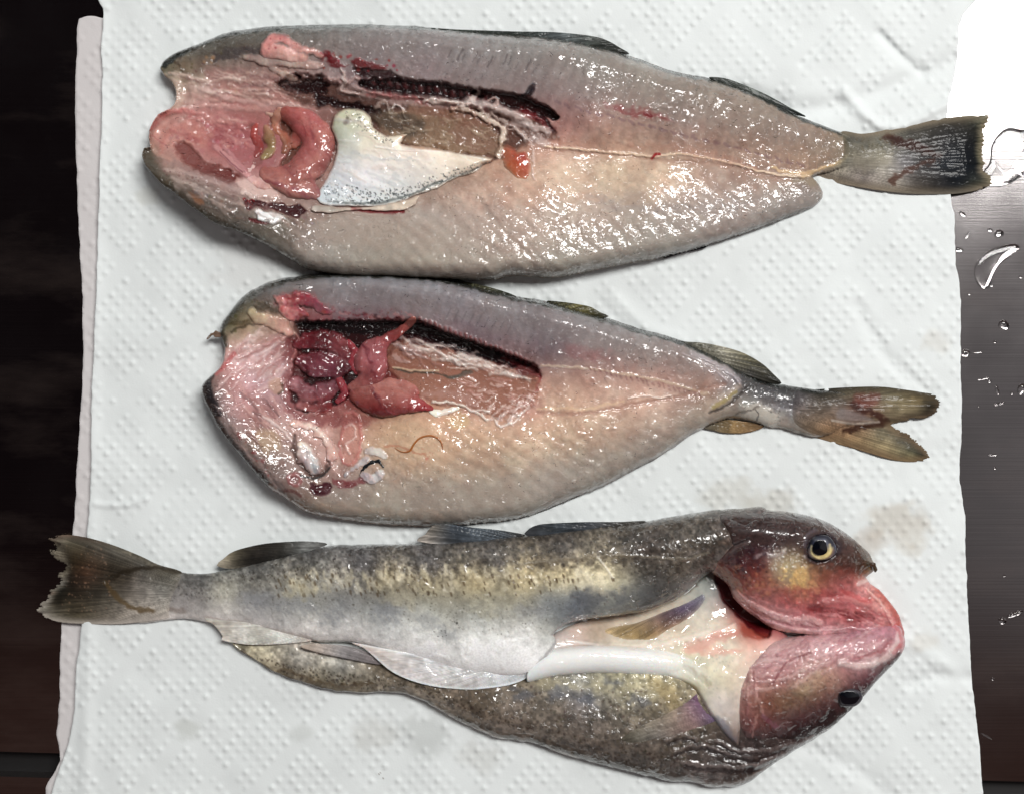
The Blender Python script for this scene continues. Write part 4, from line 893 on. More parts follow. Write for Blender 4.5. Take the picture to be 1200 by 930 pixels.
    organ('gill_arch', [[(342, 497, 4), (358, 498, 5), (372, 504, 6), (382, 514, 6), (388, 528, 6), (388, 542, 5)]], surf, pts("342 497 226 176 166 372 504 232 214 204 388 540 206 156 146", 5), root, mat=M_organ, flat=.35, paint=paint_w, rough=3, under=f)
    organ('torn_lining', [[(426, 556, 5), (436, 560, 6), (446, 554, 6)], [(432, 528, 5), (444, 528, 6), (450, 534, 4)], [(404, 556, 3), (418, 546, 4), (430, 538, 4)]], surf, pts("430 556 188 178 180 444 528 216 206 196 418 546 180 168 170", 5), root, mat=M_film, flat=.3, k=4, paint=paint_w, rough=1.6, under=f, uw=2)
    organ('black_lining_edge', [[(422, 556, 1.5), (428, 546, 2.2), (436, 541, 2.6), (444, 540, 2.2), (449, 547, 1.6)]], surf, [(0, 0, 22, 26, 30)], root, mat=M_skin, flat=.4)
    organ('torn_lining', [[(502, 480, 2), (512, 484, 5), (522, 482, 3), (536, 478, 2)]], surf, [(0, 0, 236, 226, 212)], root, mat=M_film, flat=.4)
    organ('barbel', [[(259, 391, 1.6), (253, 390, 1.6), (248, 392, 1.0), (243, 397, .6)], [(258, 394, 1.2), (252, 394, .8)]], lambda x, y: 26., [(0, 0, 120, 96, 80)], root, mat=M_skin, flat=.8, cell=.5)
    fin('tail_fin', pts("930 455 956 456 987 454 1030 453 1064 457 1084 460 1096 463 1103 472 1101 479 1089 490 1070 492 1056 494 1044 498 1054 503 1066 509 1077 518 1087 528 1091 537 1082 540 1068 541 1044 538 1007 527 968 516 939 506 925 490"), (905, 480),
        pts("935 470 104 98 100 935 495 140 124 108 970 460 60 56 46 980 475 116 104 96 970 505 150 120 90 1000 460 96 88 70 1010 478 112 78 66 1000 490 110 84 70 1000 515 168 140 104 1040 462 120 112 90 1045 480 136 122 96 1030 505 120 112 92 1040 525 158 142 108 1075 468 112 98 70 1075 485 120 110 88 1062 520 96 92 80 1095 470 64 56 42 1092 482 30 28 26 1082 530 34 36 36 1070 536 124 120 90 1060 510 90 86 76", 5),
        M_fin, root, zc=pts("935 480 8 980 480 10 1000 480 12 1015 482 16 1040 480 14 1100 480 10 1090 530 9", 3), freq=150, fringe=5, tip=pts("1100 464 1103 476 1090 490 1062 505 1080 520 1091 537"), amp=.24, lift=3, ridge=.35, on=[f], under=f, uw=12,
        paint=lambda q: (q.stroke(pts("1000 474 1012 480 1024 484 1034 490"), 4.5, (70, 40, 34), .8, 1, wob=3), q.stroke(pts("988 506 1004 502 1022 498 1038 494"), 3.6, (62, 36, 26), .8, 1, wob=3), q.fill(pts("1000 462 1030 464 1024 478 1004 474"), (124, 62, 58), .5, 6, 0, wob=4),
                         q.fill(pts("985 478 1014 486 1024 492 1000 494 980 490"), (150, 146, 150), .5, 6), q.stroke(pts("975 492 1000 496 1030 494"), 1.5, (200, 196, 190), .5, 1), q.stroke(pts("1050 500 1070 514 1086 530"), 4, (44, 44, 46), .7, 1, wob=2)))
    fin('dorsal_fin', pts("518 328 545 330 575 337 600 345 608 351 590 350 560 344 530 336"), (500, 350), pts("520 330 60 62 52 560 338 90 88 66 605 350 34 38 34", 5), M_fin, root, z=17, freq=90, amp=.45, lift=3)
    fin('dorsal_fin', pts("640 353 660 354 680 357 693 360 703 366 714 371 700 373 680 369 655 362"), (600, 380), pts("645 356 60 60 46 680 361 104 98 62 712 371 44 44 36", 5), M_fin, root, z=15, freq=90, amp=.45, lift=3)
    fin('dorsal_fin', pts("779 396 800 400 825 402 850 407 872 414 893 426 905 437 916 449 905 450 885 444 866 436 840 422 815 410"), (760, 400), pts("785 398 60 62 60 820 404 110 108 96 850 412 150 146 130 880 424 96 92 72 900 438 60 58 48 880 436 90 88 84 914 448 34 34 30", 5), M_fin, root, z=18, freq=130, amp=.5, lift=5, ridge=1.2)
    fin('anal_fin', pts("822 500 840 492 862 492 897 498 892 502 872 507 850 507 835 504"), (800, 490), pts("830 500 96 90 78 860 500 146 120 82 890 500 130 104 76", 5), M_fin, root, z=12, freq=100, amp=.2)
    return f
fish2 = opened_fish_two()
def roundworm():
    pth = catmull(np.array([(462, 524, 42), (471, 529, 47), (480, 528, 49), (485, 520, 50), (492, 513, 50), (503, 510, 50), (512, 512.5, 50), (517, 518, 50), (519, 526, 50)], float), False, 2)
    V = []; F = []; n = 8
    for i, p in enumerate(pth):
        a = pth[max(i-1, 0)]; b = pth[min(i+1, len(pth)-1)]; t = (b-a)[:2]; t = t/(np.hypot(*t)+1e-9)
        r = 1.15*min(1, .25+i/8, .25+(len(pth)-1-i)/8)
        if i < 8: r *= .6
        z = fish2.zat(p[:1], p[1:2])[0]+1.0
        for k in range(n):
            c = math.cos(k/n*2*math.pi)*r; s_ = math.sin(k/n*2*math.pi)*r
            V.append(W3(p[0]-t[1]*c, p[1]+t[0]*c, z+s_))
    for i in range(len(pth)-1):
        for k in range(n): F.append((i*n+k, i*n+(k+1) % n, (i+1)*n+(k+1) % n, (i+1)*n+k))
    F.append(tuple(range(n))[::-1]); F.append(tuple(range((len(pth)-1)*n, len(pth)*n)))
    tag(link_mesh('roundworm', V, F, M_worm), 'thin curled brown roundworm lying on the flesh of the middle fish', 'worm')
roundworm()
# ================================================================== fish 3 (bottom, skin side up)
W5 = np.array([0, 0, 16, 18, 20.])
def skin_fish():
    root = thing('gutted_fish', 560, 760, 'whole-headed fish at the bottom, skin side up, with golden eye and white belly', 'fish')
    # ---- lower flank
    lf = Field(262, 735, 1010, 930, 1.1)
    lf.shape(pts("270 745 280 760 302 774 329 790 356 799 390 808 423 811 450 810 474 812 495 820 525 837 547 848 580 863 620 869 653 880 697 893 740 904 780 913 811 916 832 921 857 921 878 915 891 905 909 892 935 876 960 860 985 840 990 800 960 780 880 770 800 770 700 770 600 780 500 775 400 760 340 745 300 740"), rough=.9, seed=11)
    X, Y = lf.X, lf.Y
    lf.height(pts("300 760 16 350 775 20 420 780 24 500 800 28 580 820 34 660 840 40 740 860 44 820 880 42 900 860 40 960 830 40 500 780 22 600 790 24 700 795 30 800 800 36 880 800 34 640 810 34 740 820 40", 3), 19, 28)
    lf.color(pts("""285 755 150 140 110 310 765 168 158 130 350 775 156 150 138 400 780 140 138 130 330 785 110 98 78 370 797 110 98 74 420 800 120 108 86 380 770 170 164 150 430 790 142 134 118 470 800 112 100 84 500 815 120 108 92
        540 830 96 82 66 600 850 98 84 72 650 865 92 80 68 700 880 84 72 62 760 900 80 70 60 820 910 104 92 88 870 905 72 58 52 920 880 62 46 44 960 855 70 50 50 540 810 110 94 78 600 820 112 98 84 660 830 116 102 88 700 850 104 92 82 760 870 92 80 70 800 890 84 72 64
        560 800 96 80 58 620 800 116 104 84 660 800 128 124 112 700 800 142 136 112 740 800 162 154 120 780 800 176 164 124 680 815 110 108 110 720 825 126 118 100 770 820 140 126 96 650 840 108 96 84 850 880 60 48 44 880 870 66 50 48 500 790 92 74 52 440 775 110 92 68""", 5), 10)
    lf.mottle(.16, 9, 5, 3); lf.mottle(.16, 4, 6, 2)
    lf.dots(pts("285 765 350 795 430 808 480 806 540 835 620 860 760 900 840 910 820 890 700 870 600 840 500 805 420 790 350 780"), 650, .6, 1.7, (52, 40, 30), .6, 71, cj=14)
    lf.dots(pts("500 790 640 800 800 810 860 860 800 890 620 850"), 420, .7, 2.0, (70, 56, 44), .5, 72, cj=20)
    lf.stroke(pts("283 762 305 778 332 793 358 802 392 811"), 2.4, (70, 54, 36), .8, .9, wob=2)
    lf.stroke(pts("330 785 365 797 400 803 440 802"), 3, (84, 66, 42), .6, 1, wob=4)
    lf.stroke(pts("392 812 425 813 474 814 495 822 525 838 547 849 600 868 653 881 697 895"), 1.6, (190, 176, 166), .6, .8, wob=1.5)
    lf.stroke(pts("480 805 520 826 560 842 620 858 700 866 740 860"), 2, (150, 134, 118), .3, 1, wob=4)
    for k, (a, b_) in enumerate(((640, 800), (668, 803), (700, 806), (735, 806), (765, 812))):
        lf.fill(ell2(a, b_, 14, 8), (172, 160, 118), .5, 10, 0, wob=6, seed=k)
    for k, (a, b_) in enumerate(((655, 812), (690, 820), (750, 822), (610, 812), (720, 800))):
        lf.fill(ell2(a, b_, 12, 7), (84, 90, 108), .5, 10, 0, wob=6, seed=k+9)
    lf.stroke(pts("770 800 785 812 790 824"), 9, (150, 124, 66), .5, 1, wob=4)
    # wrinkles behind the lower head
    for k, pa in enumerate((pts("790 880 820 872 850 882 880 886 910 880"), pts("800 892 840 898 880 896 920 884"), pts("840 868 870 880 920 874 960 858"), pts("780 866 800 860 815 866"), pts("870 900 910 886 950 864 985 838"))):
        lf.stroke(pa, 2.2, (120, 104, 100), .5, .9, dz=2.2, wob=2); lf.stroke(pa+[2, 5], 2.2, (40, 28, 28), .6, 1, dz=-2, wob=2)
    lf.stroke(pts("812 914 832 918 857 917 878 910 900 896"), 3, (140, 122, 110), .5, .9, wob=1.5)
    wet_relief(lf, 1.0, 6); lf.C *= 1.10; lf.build('flank', M_skin, root, floor=PZ, inset=7, sat=.72)
    # ---- throat and belly wall between the two sides
    th = Field(600, 660, 930, 885, 1.1)
    th.shape(pts("625 770 645 745 680 728 730 715 780 700 815 680 828 660 850 660 880 700 915 735 925 760 880 800 872 850 868 878 850 868 836 850 824 832 812 812 796 802 770 794 735 791.5 700 790 668 791 640 796 618 798"), rough=.4, seed=14)
    th.height(pts("650 765 30 690 735 12 740 724 12 790 708 12 700 750 24 760 745 22 820 720 18 840 690 16 880 740 32 700 775 34 780 780 38 820 790 44 850 800 46 850 840 44 860 770 44 900 760 44 800 800 38 830 830 44 870 710 10 885 725 9", 3), 10, 10)
    th.color(pts("""650 765 196 192 190 680 750 190 170 160 700 745 186 168 150 740 760 206 196 180 790 735 198 180 160 780 755 216 206 190 820 745 212 202 186 845 730 206 190 174 830 700 170 166 160 840 690 150 152 150 835 675 120 120 116 850 670 60 24 24 870 700 84 18 24 895 730 110 24 30 880 740 160 90 80
        860 760 214 202 184 840 775 218 210 190 870 775 218 196 180 820 790 196 190 164 850 800 208 198 176 840 820 204 196 190 850 845 178 168 160 860 865 110 96 90 800 795 176 168 130 780 800 160 146 96 900 750 206 160 150 700 785 190 190 188 760 790 200 200 192""", 5), 8)
    th.mottle(.05, 14, 4); th.mottle(.04, 5, 6)
    th.stroke(pts("700 757 740 757 770 755 795 750 830 742 860 735"), 4.5, (224, 212, 198), .6, .9, dz=3, wob=1.5)
    th.fill(pts("800 757 825 746 850 738 868 736 850 750 826 760"), (206, 130, 118), .5, 7, -1, wob=4)
    th.fill(pts("800 760 840 758 870 760 850 768 820 766"), (216, 140, 126), .4, 6, 0, wob=4)
    th.stroke(pts("800 756 828 744 862 730"), 1, (226, 190, 180), .6, .9, dz=1.5)
    th.stroke(pts("664 750 680 752 700 755"), 2, (226, 220, 214), .6, 1, dz=2)
    th.stroke(pts("690 716 730 712 770 704 800 694 822 674"), 3, (52, 20, 14), .5, 1, dz=-5, wob=2)
    th.fill(pts("838 672 846 668 858 688 872 708 892 724 905 736 900 748 884 738 866 724 850 706 842 690"), (86, 12, 18), .9, 4, -7, wob=2)
    th.fill(pts("866 730 884 738 905 744 890 750 872 744"), (150, 60, 44), .6, 5, -2, wob=2)
    th.stroke(pts("775 792 800 800 812 812 816 822"), 5, (150, 120, 66), .5, 1, wob=2)  # tan shadow at the cord's bend, painted into the throat
    th.stroke(pts("770 775 800 782 830 800"), 4, (170, 160, 130), .4, 1, dz=-3, wob=3)
    th.dots(pts("800 770 860 765 860 820 830 820"), 40, .7, 1.6, (150, 150, 140), .3, 75)
    th.stroke(pts("838 840 850 852 858 866"), 5, (90, 92, 110), .5, 1, wob=3)
    # the thick rolled cord of belly wall runs into the throat
    ch = catmull(np.array([(610, 790, 12), (640, 779, 15), (668, 774, 16.5), (700, 772, 16.5), (740, 774, 16.5), (772, 777, 16), (800, 783, 15), (826, 796, 12), (846, 814, 8)], float), False, 4)
    hb = np.zeros(th.X.shape); ft = np.zeros(th.X.shape)
    for a_, b_ in zip(ch[:-1], ch[1:]):
        d, t = segdist(th.X, th.Y, a_, b_); r = a_[2]+(b_[2]-a_[2])*t
        fd = 1-sm(770, 846, a_[0]+(b_[0]-a_[0])*t)*.9
        v = np.sqrt(np.clip(1-(d/r)**2, 0, 1))*r*1.05*fd
        ft = np.where(v > hb, fd, ft); hb = np.maximum(hb, v)
    mk_ = sm(0, 6, hb)[..., None]*.9*ft[..., None]
    th.C += (np.array([222, 223, 221])/255.-th.C)*mk_
    th.Z = np.where(hb > 0, np.maximum(th.Z, 26+hb*1.0), th.Z)
    th.Z[1:-1, 1:-1] = (th.Z[1:-1, 1:-1]*2+th.Z[2:, 1:-1]+th.Z[:-2, 1:-1]+th.Z[1:-1, 2:]+th.Z[1:-1, :-2])/6
    th.Z = np.maximum(th.Z, 9.5)
    th.C = th.C*1.06; th.build('throat', M_belly, root, drop=12, inset=3)
    # ---- pectoral fins
    fin('pectoral_fin', pts("703 742 708 732 722 728 745 724 780 710 805 700 824 690 832 700 824 714 806 730 785 742 765 753 740 754 722 751"), (850, 680),
        pts("705 740 214 186 140 720 745 182 158 116 735 735 152 130 92 755 745 164 138 96 760 728 146 124 104 785 725 116 92 92 800 715 104 90 112 815 705 120 112 130 800 735 170 134 96 825 700 140 140 150", 5),
        M_fin, root, freq=130, amp=.24, lift=.8, ridge=.5, under=th, uw=10, on=[th])
    # ---- upper body with the tail stalk
    b = Field(150, 590, 900, 812, 1.1)
    b.shape(pts("160 655 185 661 210 670 242 672 280 663 330 652 380 640 430 638 480 637 547 633 613 627 680 620 747 612 780 607 827 599 870 596 900 600 900 660 870 670 840 668 823 676 803 694 780 706 757 714 733 719 697 723 667 729 648 741 652 752 645 766 634 778 620 787 597 791 560 788 530 784 482 771 444 762 412 752 366 750 294 733 250 729 215 724 192 726 160 728 145 700 150 675"), rough=.5, seed=15)
    X, Y = b.X, b.Y
    b.height(pts("170 690 18 220 695 28 280 695 34 340 695 42 420 690 50 500 690 56 600 690 62 700 670 66 780 650 68 850 640 68 480 740 46 560 755 50 610 760 52 640 750 46 400 730 40 300 715 30 520 650 54 640 640 60 740 690 60 660 710 58", 3), pts("170 690 16 300 660 18 600 620 22 860 600 24 740 714 36 800 694 36 840 670 34 690 722 36 660 735 34 642 765 36 620 785 36 580 790 28 480 770 20 300 732 18 220 727 16", 3), 40)
    b.color(pts("""165 670 96 90 80 200 675 104 100 92 240 680 92 90 86 300 668 90 88 84 360 652 88 86 84 430 648 84 80 78 500 645 82 78 76 580 640 86 80 74 660 630 84 76 68 740 622 80 72 62 800 612 78 70 60 860 604 74 62 56 890 620 76 52 46
        430 665 80 76 76 500 665 86 80 76 580 660 88 82 74 660 650 82 74 66 740 650 78 68 58 800 640 76 66 56 840 640 74 62 52 870 650 90 60 50 240 692 116 112 106 300 685 128 124 112 350 678 142 134 112 400 680 140 134 118 450 682 160 144 104 500 685 170 152 108 560 685 166 146 98 620 682 180 158 104 660 680 186 168 118 690 678 200 186 142 720 684 190 180 140
        180 700 150 146 140 210 710 176 168 164 250 705 160 156 146 260 690 158 154 138 300 705 140 142 146 350 700 150 150 140 400 705 140 142 142 450 710 138 142 146 500 705 158 156 138 560 710 150 150 136 600 705 164 158 132 640 700 130 134 132 680 700 110 120 132 720 705 130 134 128 750 695 96 98 96 780 680 84 78 70 800 670 84 74 62 810 685 110 110 110
        200 722 190 180 172 250 722 194 186 180 300 725 194 188 184 360 738 218 212 206 420 740 220 216 212 480 762 240 238 236 540 775 244 244 242 600 775 246 246 246 630 765 248 248 246 400 728 196 196 192 340 725 190 188 184 470 745 222 222 218 540 755 230 230 226 620 740 226 226 222 560 740 218 220 214 500 732 204 206 198 440 722 170 174 170 380 718 168 168 164 640 735 170 172 162 700 718 130 132 126 740 712 112 110 102""", 5), 10)
    b.mottle(.10, 34, 5, 3); b.mottle(.06, 10, 6, 3)
    dark = sm(30, -20, Y-(672+0*X)-0.02*(600-X))
    b.mottle(.2, 4.5, 7, 2, (1, 1.05, 1.1), np.clip(dark+.15, .12, 1)); b.mottle(.2, 3, 8, 2, (1, 1, 1), np.clip(dark, .1, 1))
    dk = pts("230 676 300 668 420 645 560 640 700 625 830 602 880 610 860 650 820 672 780 690 720 660 600 668 420 676 300 680")
    b.dots(dk, 800, .6, 1.5, (44, 36, 30), .5, 81, cj=16); b.dots(dk, 220, 1.5, 4.5, (110, 104, 104), .22, 82)
    b.dots(dk, 90, 3, 7, (58, 50, 44), .22, 83)
    b.dots(pts("190 680 400 680 600 700 780 690 760 705 600 745 420 720 220 705"), 420, .5, 1.2, (80, 72, 58), .45, 84)
    # golden band with dark flecks
    for k in range(120):
        t = k/120; x = 340+t*390; rs = np.random.RandomState(k); y = 682-6*math.sin(t*3)+(rs.rand()-.5)*24; x += (rs.rand()-.5)*8
        b.stroke([(x-1, y-3), (x+1, y+4)], 1.2+2.4*rs.rand(), (206, 190, 144) if rs.rand() > .3 else (224, 212, 178), .34, .9, wob=2.5, smooth=False, seed=k % 5)
    for k in range(90):
        rs = np.random.RandomState(500+k); x = 320+rs.rand()*400; y = 672+rs.rand()*24
        b.stroke([(x, y), (x+1, y+3)], .7+.8*rs.rand(), (84, 62, 34), .6, .9, smooth=False)
    for k, (x, y, rx, ry, c, a) in enumerate(((390, 722, 18, 8, (138, 141, 145), .6), (345, 710, 26, 8, (138, 141, 145), .5), (450, 722, 22, 9, (138, 141, 145), .5), (500, 730, 16, 8, (138, 141, 145), .45), (525, 742, 12, 6, (138, 141, 145), .5), (690, 700, 22, 9, (84, 88, 96), .6), (730, 698, 18, 8, (90, 94, 100), .5),
            (620, 715, 22, 8, (138, 141, 145), .4), (300, 700, 22, 7, (138, 141, 145), .5), (240, 712, 12, 5, (130, 126, 124), .4), (570, 712, 16, 10, (190, 182, 150), .5), (470, 702, 22, 8, (184, 174, 140), .5), (350, 692, 20, 6, (178, 166, 126), .5), (265, 694, 16, 9, (166, 162, 142), .35), (690, 684, 24, 10, (216, 202, 160), .5))):
        b.fill(ell2(x, y, rx, ry), c, a, 10, 0, wob=7, seed=k)
    for k in range(46):   # slanting muscle marks under the skin
        x = 240+k*9; y = 705+k*.65; b.stroke([(x, y), (x+10, y+12)], 1.4, (206, 202, 190), .25, 1, wob=2, smooth=False, seed=k % 7)
    b.stroke(pts("600 662 650 656 680 652 720 650 760 652 800 654 830 648"), 1.6, (130, 118, 96), .5, 1, dz=1.2, wob=1.5)
    b.stroke(pts("620 664 680 655 740 652"), 3.5, (100, 84, 58), .3, 1, wob=3)
    b.stroke(pts("700 652 710 664 718 676"), 1.2, (220, 216, 200), .5, .9, dz=1.4)
    b.stroke(pts("650 744 668 731 700 724 735 720 760 714 782 706 804 694"), 1.8, (196, 180, 150), .55, .9, dz=1, wob=1)
    b.stroke(pts("647 742 656 738 650 754 640 768 630 780"), 2.4, (136, 130, 134), .5, 1, dz=-2, wob=1.5)
    b.stroke(pts("412 752 444 764 482 773 530 786 597 792"), 2, (180, 150, 146), .5, .9, wob=1.5)
    b.stroke(pts("240 722 300 733 366 748"), 2, (180, 160, 150), .5, .9, wob=1.5)
    b.stroke(pts("140 670 170 663 200 668 225 672"), 2.4, (52, 46, 36), .8, .9, wob=2)
    b.stroke(pts("150 682 175 672 205 676"), 3.2, (140, 138, 134), .5, 1, wob=2); b.stroke(pts("145 690 165 702 190 712 214 715"), 3, (120, 98, 84), .5, 1, wob=2)
    b.dots(pts("165 675 250 680 250 700 180 705"), 90, .5, 1.4, (70, 66, 62), .5, 85)
    b.dots(pts("505 738 525 738 525 746 508 745"), 7, .6, 1.2, (40, 34, 30), .8, 86); b.dots(pts("530 724 538 722 538 730 532 730"), 3, .7, 1.3, (50, 44, 36), .8, 87)
    b.G = np.where(Y < 700, 1.0, .55)
    wet_relief(b, .7); b.C *= (1.04+.18*dark)[..., None]; b.build('body', M_skin, root, drop=16, inset=5, sat=.66)
    # ---- tail and the other fins
    fin('tail_fin', pts("55 631 66 627 80 626 105 630 135 639 167 652 185 661 215 672 205 700 200 722 192 725 160 729 130 731 75 729 50 722 42 715 45 709 55 699 59 690 66 684 72 679 61 675 70 670 75 664 74 660 66 655 56 644 66 642 62 636"), (250, 695),
        pts("60 631 196 186 168 80 630 110 104 88 105 640 80 74 64 135 648 92 88 80 165 658 96 92 84 190 665 84 78 66 70 650 60 54 46 75 665 44 40 34 90 655 70 58 42 100 670 84 60 46 130 665 64 56 46 150 672 72 64 54 160 680 110 104 98 190 690 130 128 122 70 690 44 42 36 60 705 56 50 42 90 700 62 54 44 110 690 58 52 44 130 700 90 84 74 150 700 130 122 112 60 720 150 144 128 90 722 96 88 70 120 724 120 112 100 150 722 164 156 146 180 715 178 170 160 45 714 206 202 190", 5),
        M_fin, root, zc=pts("50 640 12 50 710 12 100 680 14 150 690 20 200 695 22", 3), freq=150, fringe=7, tip=pts("55 631 75 664 60 690 42 715"), tipcol=(170, 160, 140), amp=.26, lift=4, ridge=.4, on=[b], under=b, uw=10,
        paint=lambda q: (q.stroke(pts("128 678 150 668 180 664 215 668"), 3, (48, 40, 30), .8, 1, wob=2), q.stroke(pts("122 682 135 698 155 712 180 716"), 3, (96, 76, 48), .7, 1, wob=2), q.dots(pts("75 632 130 645 130 720 70 715"), 70, .6, 1.4, (196, 150, 120), .35, 4), q.stroke(pts("58 634 70 637 66 640"), 1.6, (20, 18, 16), .7, .9)))
    fin('dorsal_fin', pts("254 662 262 654 275 645 307 637 342 634 365 634 384 637 360 646 334 652 294 662 270 666"), (420, 640), pts("258 660 190 180 160 275 650 90 84 70 300 645 50 46 42 330 642 56 54 50 355 640 120 122 120 378 638 110 110 108 285 660 60 56 50", 5), M_fin, root, z=24, freq=110, amp=.3, lift=4, ridge=.7)
    fin('dorsal_fin', pts("488 633 498 626 506 616 516 614 530 614 550 617 580 620 600 623 616 627 600 633 560 637 520 638"), (640, 640), pts("490 632 190 180 170 508 618 130 124 116 530 622 60 66 74 560 626 90 98 106 590 626 76 82 88 610 628 64 64 64", 5), M_fin, root, z=30, freq=90, amp=.5, lift=5, ridge=1.1)
    fin('dorsal_fin', pts("614 625 620 619 632 614 660 612 690 611 725 611 757 610 740 617 700 623 660 628 630 630"), (800, 630), pts("618 624 70 72 76 650 618 60 66 72 690 616 74 78 84 730 613 70 68 64", 5), M_fin, root, z=34, freq=90, amp=.35, lift=4, ridge=.8)
    fin('anal_fin', pts("240 724 250 731 257 739 261 745 259 749 270 752 294 755 330 754 366 750 350 742 300 730"), (400, 730), pts("250 732 190 180 170 262 748 226 214 204 300 745 206 198 188 340 748 214 206 198 366 750 196 180 170 280 736 200 190 182", 5), M_belly, root, z=22, freq=170, amp=.12, lift=2, ridge=.5)
    fin('anal_fin', pts("412 752 425 758 436 767 446 776 460 787 482 797 510 804 540 807 560 807 597 802 618 793 628 780 600 782 540 776 480 765"), (660, 760), pts("425 758 200 180 172 446 774 222 206 200 482 792 214 200 196 520 802 220 208 204 560 800 218 208 206 600 796 210 206 206 500 775 206 200 200 580 785 212 210 210", 5), M_belly, root, z=32, freq=170, amp=.12, lift=3, ridge=.5, under=b, uw=4)
    fin('pelvic_fin', pts("352 757 372 754 410 757 440 768 452 778 430 776 400 770 372 764"), (500, 790), pts("360 758 196 180 166 400 764 150 146 146 440 774 130 122 122", 5), M_fin, root, z=27, freq=90, amp=.12, lift=2)
    fin('pectoral_fin', pts("722 868 730 857 764 839 797 822 812 810 818 804 822 816 828 828 844 843 836 850 813 858 790 865 764 871 740 874"), (870, 825),
        pts("725 866 96 88 74 760 845 140 130 116 790 830 156 140 124 812 812 110 84 104 820 820 120 90 116 838 842 104 90 116 800 845 146 124 118 770 862 122 116 110 745 868 110 106 96 815 852 140 116 112", 5), M_fin, root, freq=110, amp=.14, lift=2, ridge=.5, under=lf, uw=4, on=[th, lf])
    # ---- lower head
    h2 = Field(845, 728, 1072, 888, 1.0)
    h2.shape(pts("900 750 940 744 1000 740 1050 728 1059 744 1060 757 1052 772 1040 784 1028 797 1012 815 992 836 971 853 935 870 900 876 872 873 862 858 857 835 860 805 868 780 882 762"), rough=.4, seed=17)
    h2.height(pts("880 790 50 900 830 54 940 800 60 980 770 58 1020 760 52 1050 755 40 960 840 46 1000 810 50 900 860 44 920 765 52", 3), pts("870 800 22 870 870 22 940 870 24 990 836 34 1012 815 36 1040 784 28 1058 750 22 900 750 22", 3), 24)
    h2.color(pts("""885 770 206 160 156 870 800 200 150 140 866 830 170 116 110 870 860 110 66 66 900 760 214 174 170 930 755 206 160 160 960 750 206 158 164 1000 748 196 142 152 1040 742 190 126 138 1055 750 196 140 146 1020 775 206 170 168 1045 770 176 130 130
        900 790 196 140 138 930 775 206 154 154 960 765 202 150 156 920 800 170 118 112 940 790 190 146 134 960 790 196 160 134 940 810 160 130 100 920 820 140 104 78 900 820 136 84 66 890 840 130 72 62 910 850 104 54 54 940 840 88 50 52 960 825 104 64 60 975 800 170 126 110 1000 785 176 124 124 1020 792 120 76 84 1040 780 96 62 66 985 820 90 56 56 1005 815 60 40 44 960 850 62 42 44 920 868 56 38 38 885 868 70 44 44""", 5), 8)
    h2.mottle(.07, 12, 5, 3, (.6, 1.2, 1.1)); h2.mottle(.08, 4, 6, 2)
    fibres(h2, pts("880 770 930 752 1010 745 1040 760 960 785 900 810 872 820"), 60, -.35, 18, 60, [(226, 190, 186), (176, 116, 122), (214, 166, 166)], .35, (.9, 2.4), 1.3, 63)
    fibres(h2, pts("868 790 890 780 890 850 868 855"), 20, 1.5, 14, 34, [(220, 176, 166), (160, 96, 96)], .35, (1, 2.4), 1, 64)
    h2.stroke(pts("985 776 1010 780 1035 772 1050 756 1054 740"), 4, (226, 200, 196), .7, .9, dz=2.5, wob=1)
    h2.stroke(pts("1000 770 1030 764 1044 750"), 2, (180, 100, 104), .5, 1, dz=-1.5, wob=1.5)
    h2.stroke(pts("1046 732 1054 740 1056 752 1048 764"), 2.4, (206, 90, 96), .6, .9, wob=1)
    h2.stroke(pts("905 800 915 784 925 774 950 764"), 1.4, (150, 80, 84), .6, .9, dz=-1.5, wob=1)
    h2.dots(pts("890 800 980 790 1000 830 930 860 880 850"), 160, .5, 1.4, (96, 56, 56), .4, 88); h2.stroke(pts("862 840 866 858 880 868 910 868 945 855 975 836"), 4, (40, 24, 26), .6, 1, wob=3)
    h2.stroke(pts("1055 768 1040 784 1014 812"), 4, (64, 44, 46), .7, 1, wob=1.5)
    h2.stroke(pts("895 836 900 846 912 850"), 3, (150, 80, 104), .5, 1, wob=3)
    _m = (1-sm(0, 14, h2.sd))*sm(905, 885, h2.X)*.75
    _u = np.clip((h2.X-th.x0)/th.cell, 0, th.X.shape[0]-1).astype(int); _v = np.clip((h2.Y-th.y0)/th.cell, 0, th.X.shape[1]-1).astype(int)
    h2.C += (th.C[_u, _v]-h2.C)*_m[..., None]
    wet_relief(h2, .7, 8, 130); h2.build('head', M_head, root, drop=22, inset=4, sat=.86)
    # ---- upper head
    h1 = Field(810, 588, 1068, 756, 1.0)
    h1.shape(pts("824 660 832 640 836 615 840 600 874 597 918 599 950 605 972 613 993 626 1008 638 1019 649 1024 659 1024 668 1014 676 1020 684 1030 690 1040 702 1051 716 1058 734 1059 746 1045 750 1010 746 985 742 960 744 941 742 920 740 904 735 888 724 874 714 860 700 854 686 840 674"), rough=.3, seed=18)
    h1.height(pts("835 640 62 860 630 70 900 630 74 940 640 72 980 640 62 1005 650 50 1015 665 40 880 680 66 920 690 60 960 690 54 1000 690 44 1030 705 36 1045 730 34 900 720 44 940 722 40 990 720 36 960 735 38 850 665 60", 3), 26, 30)
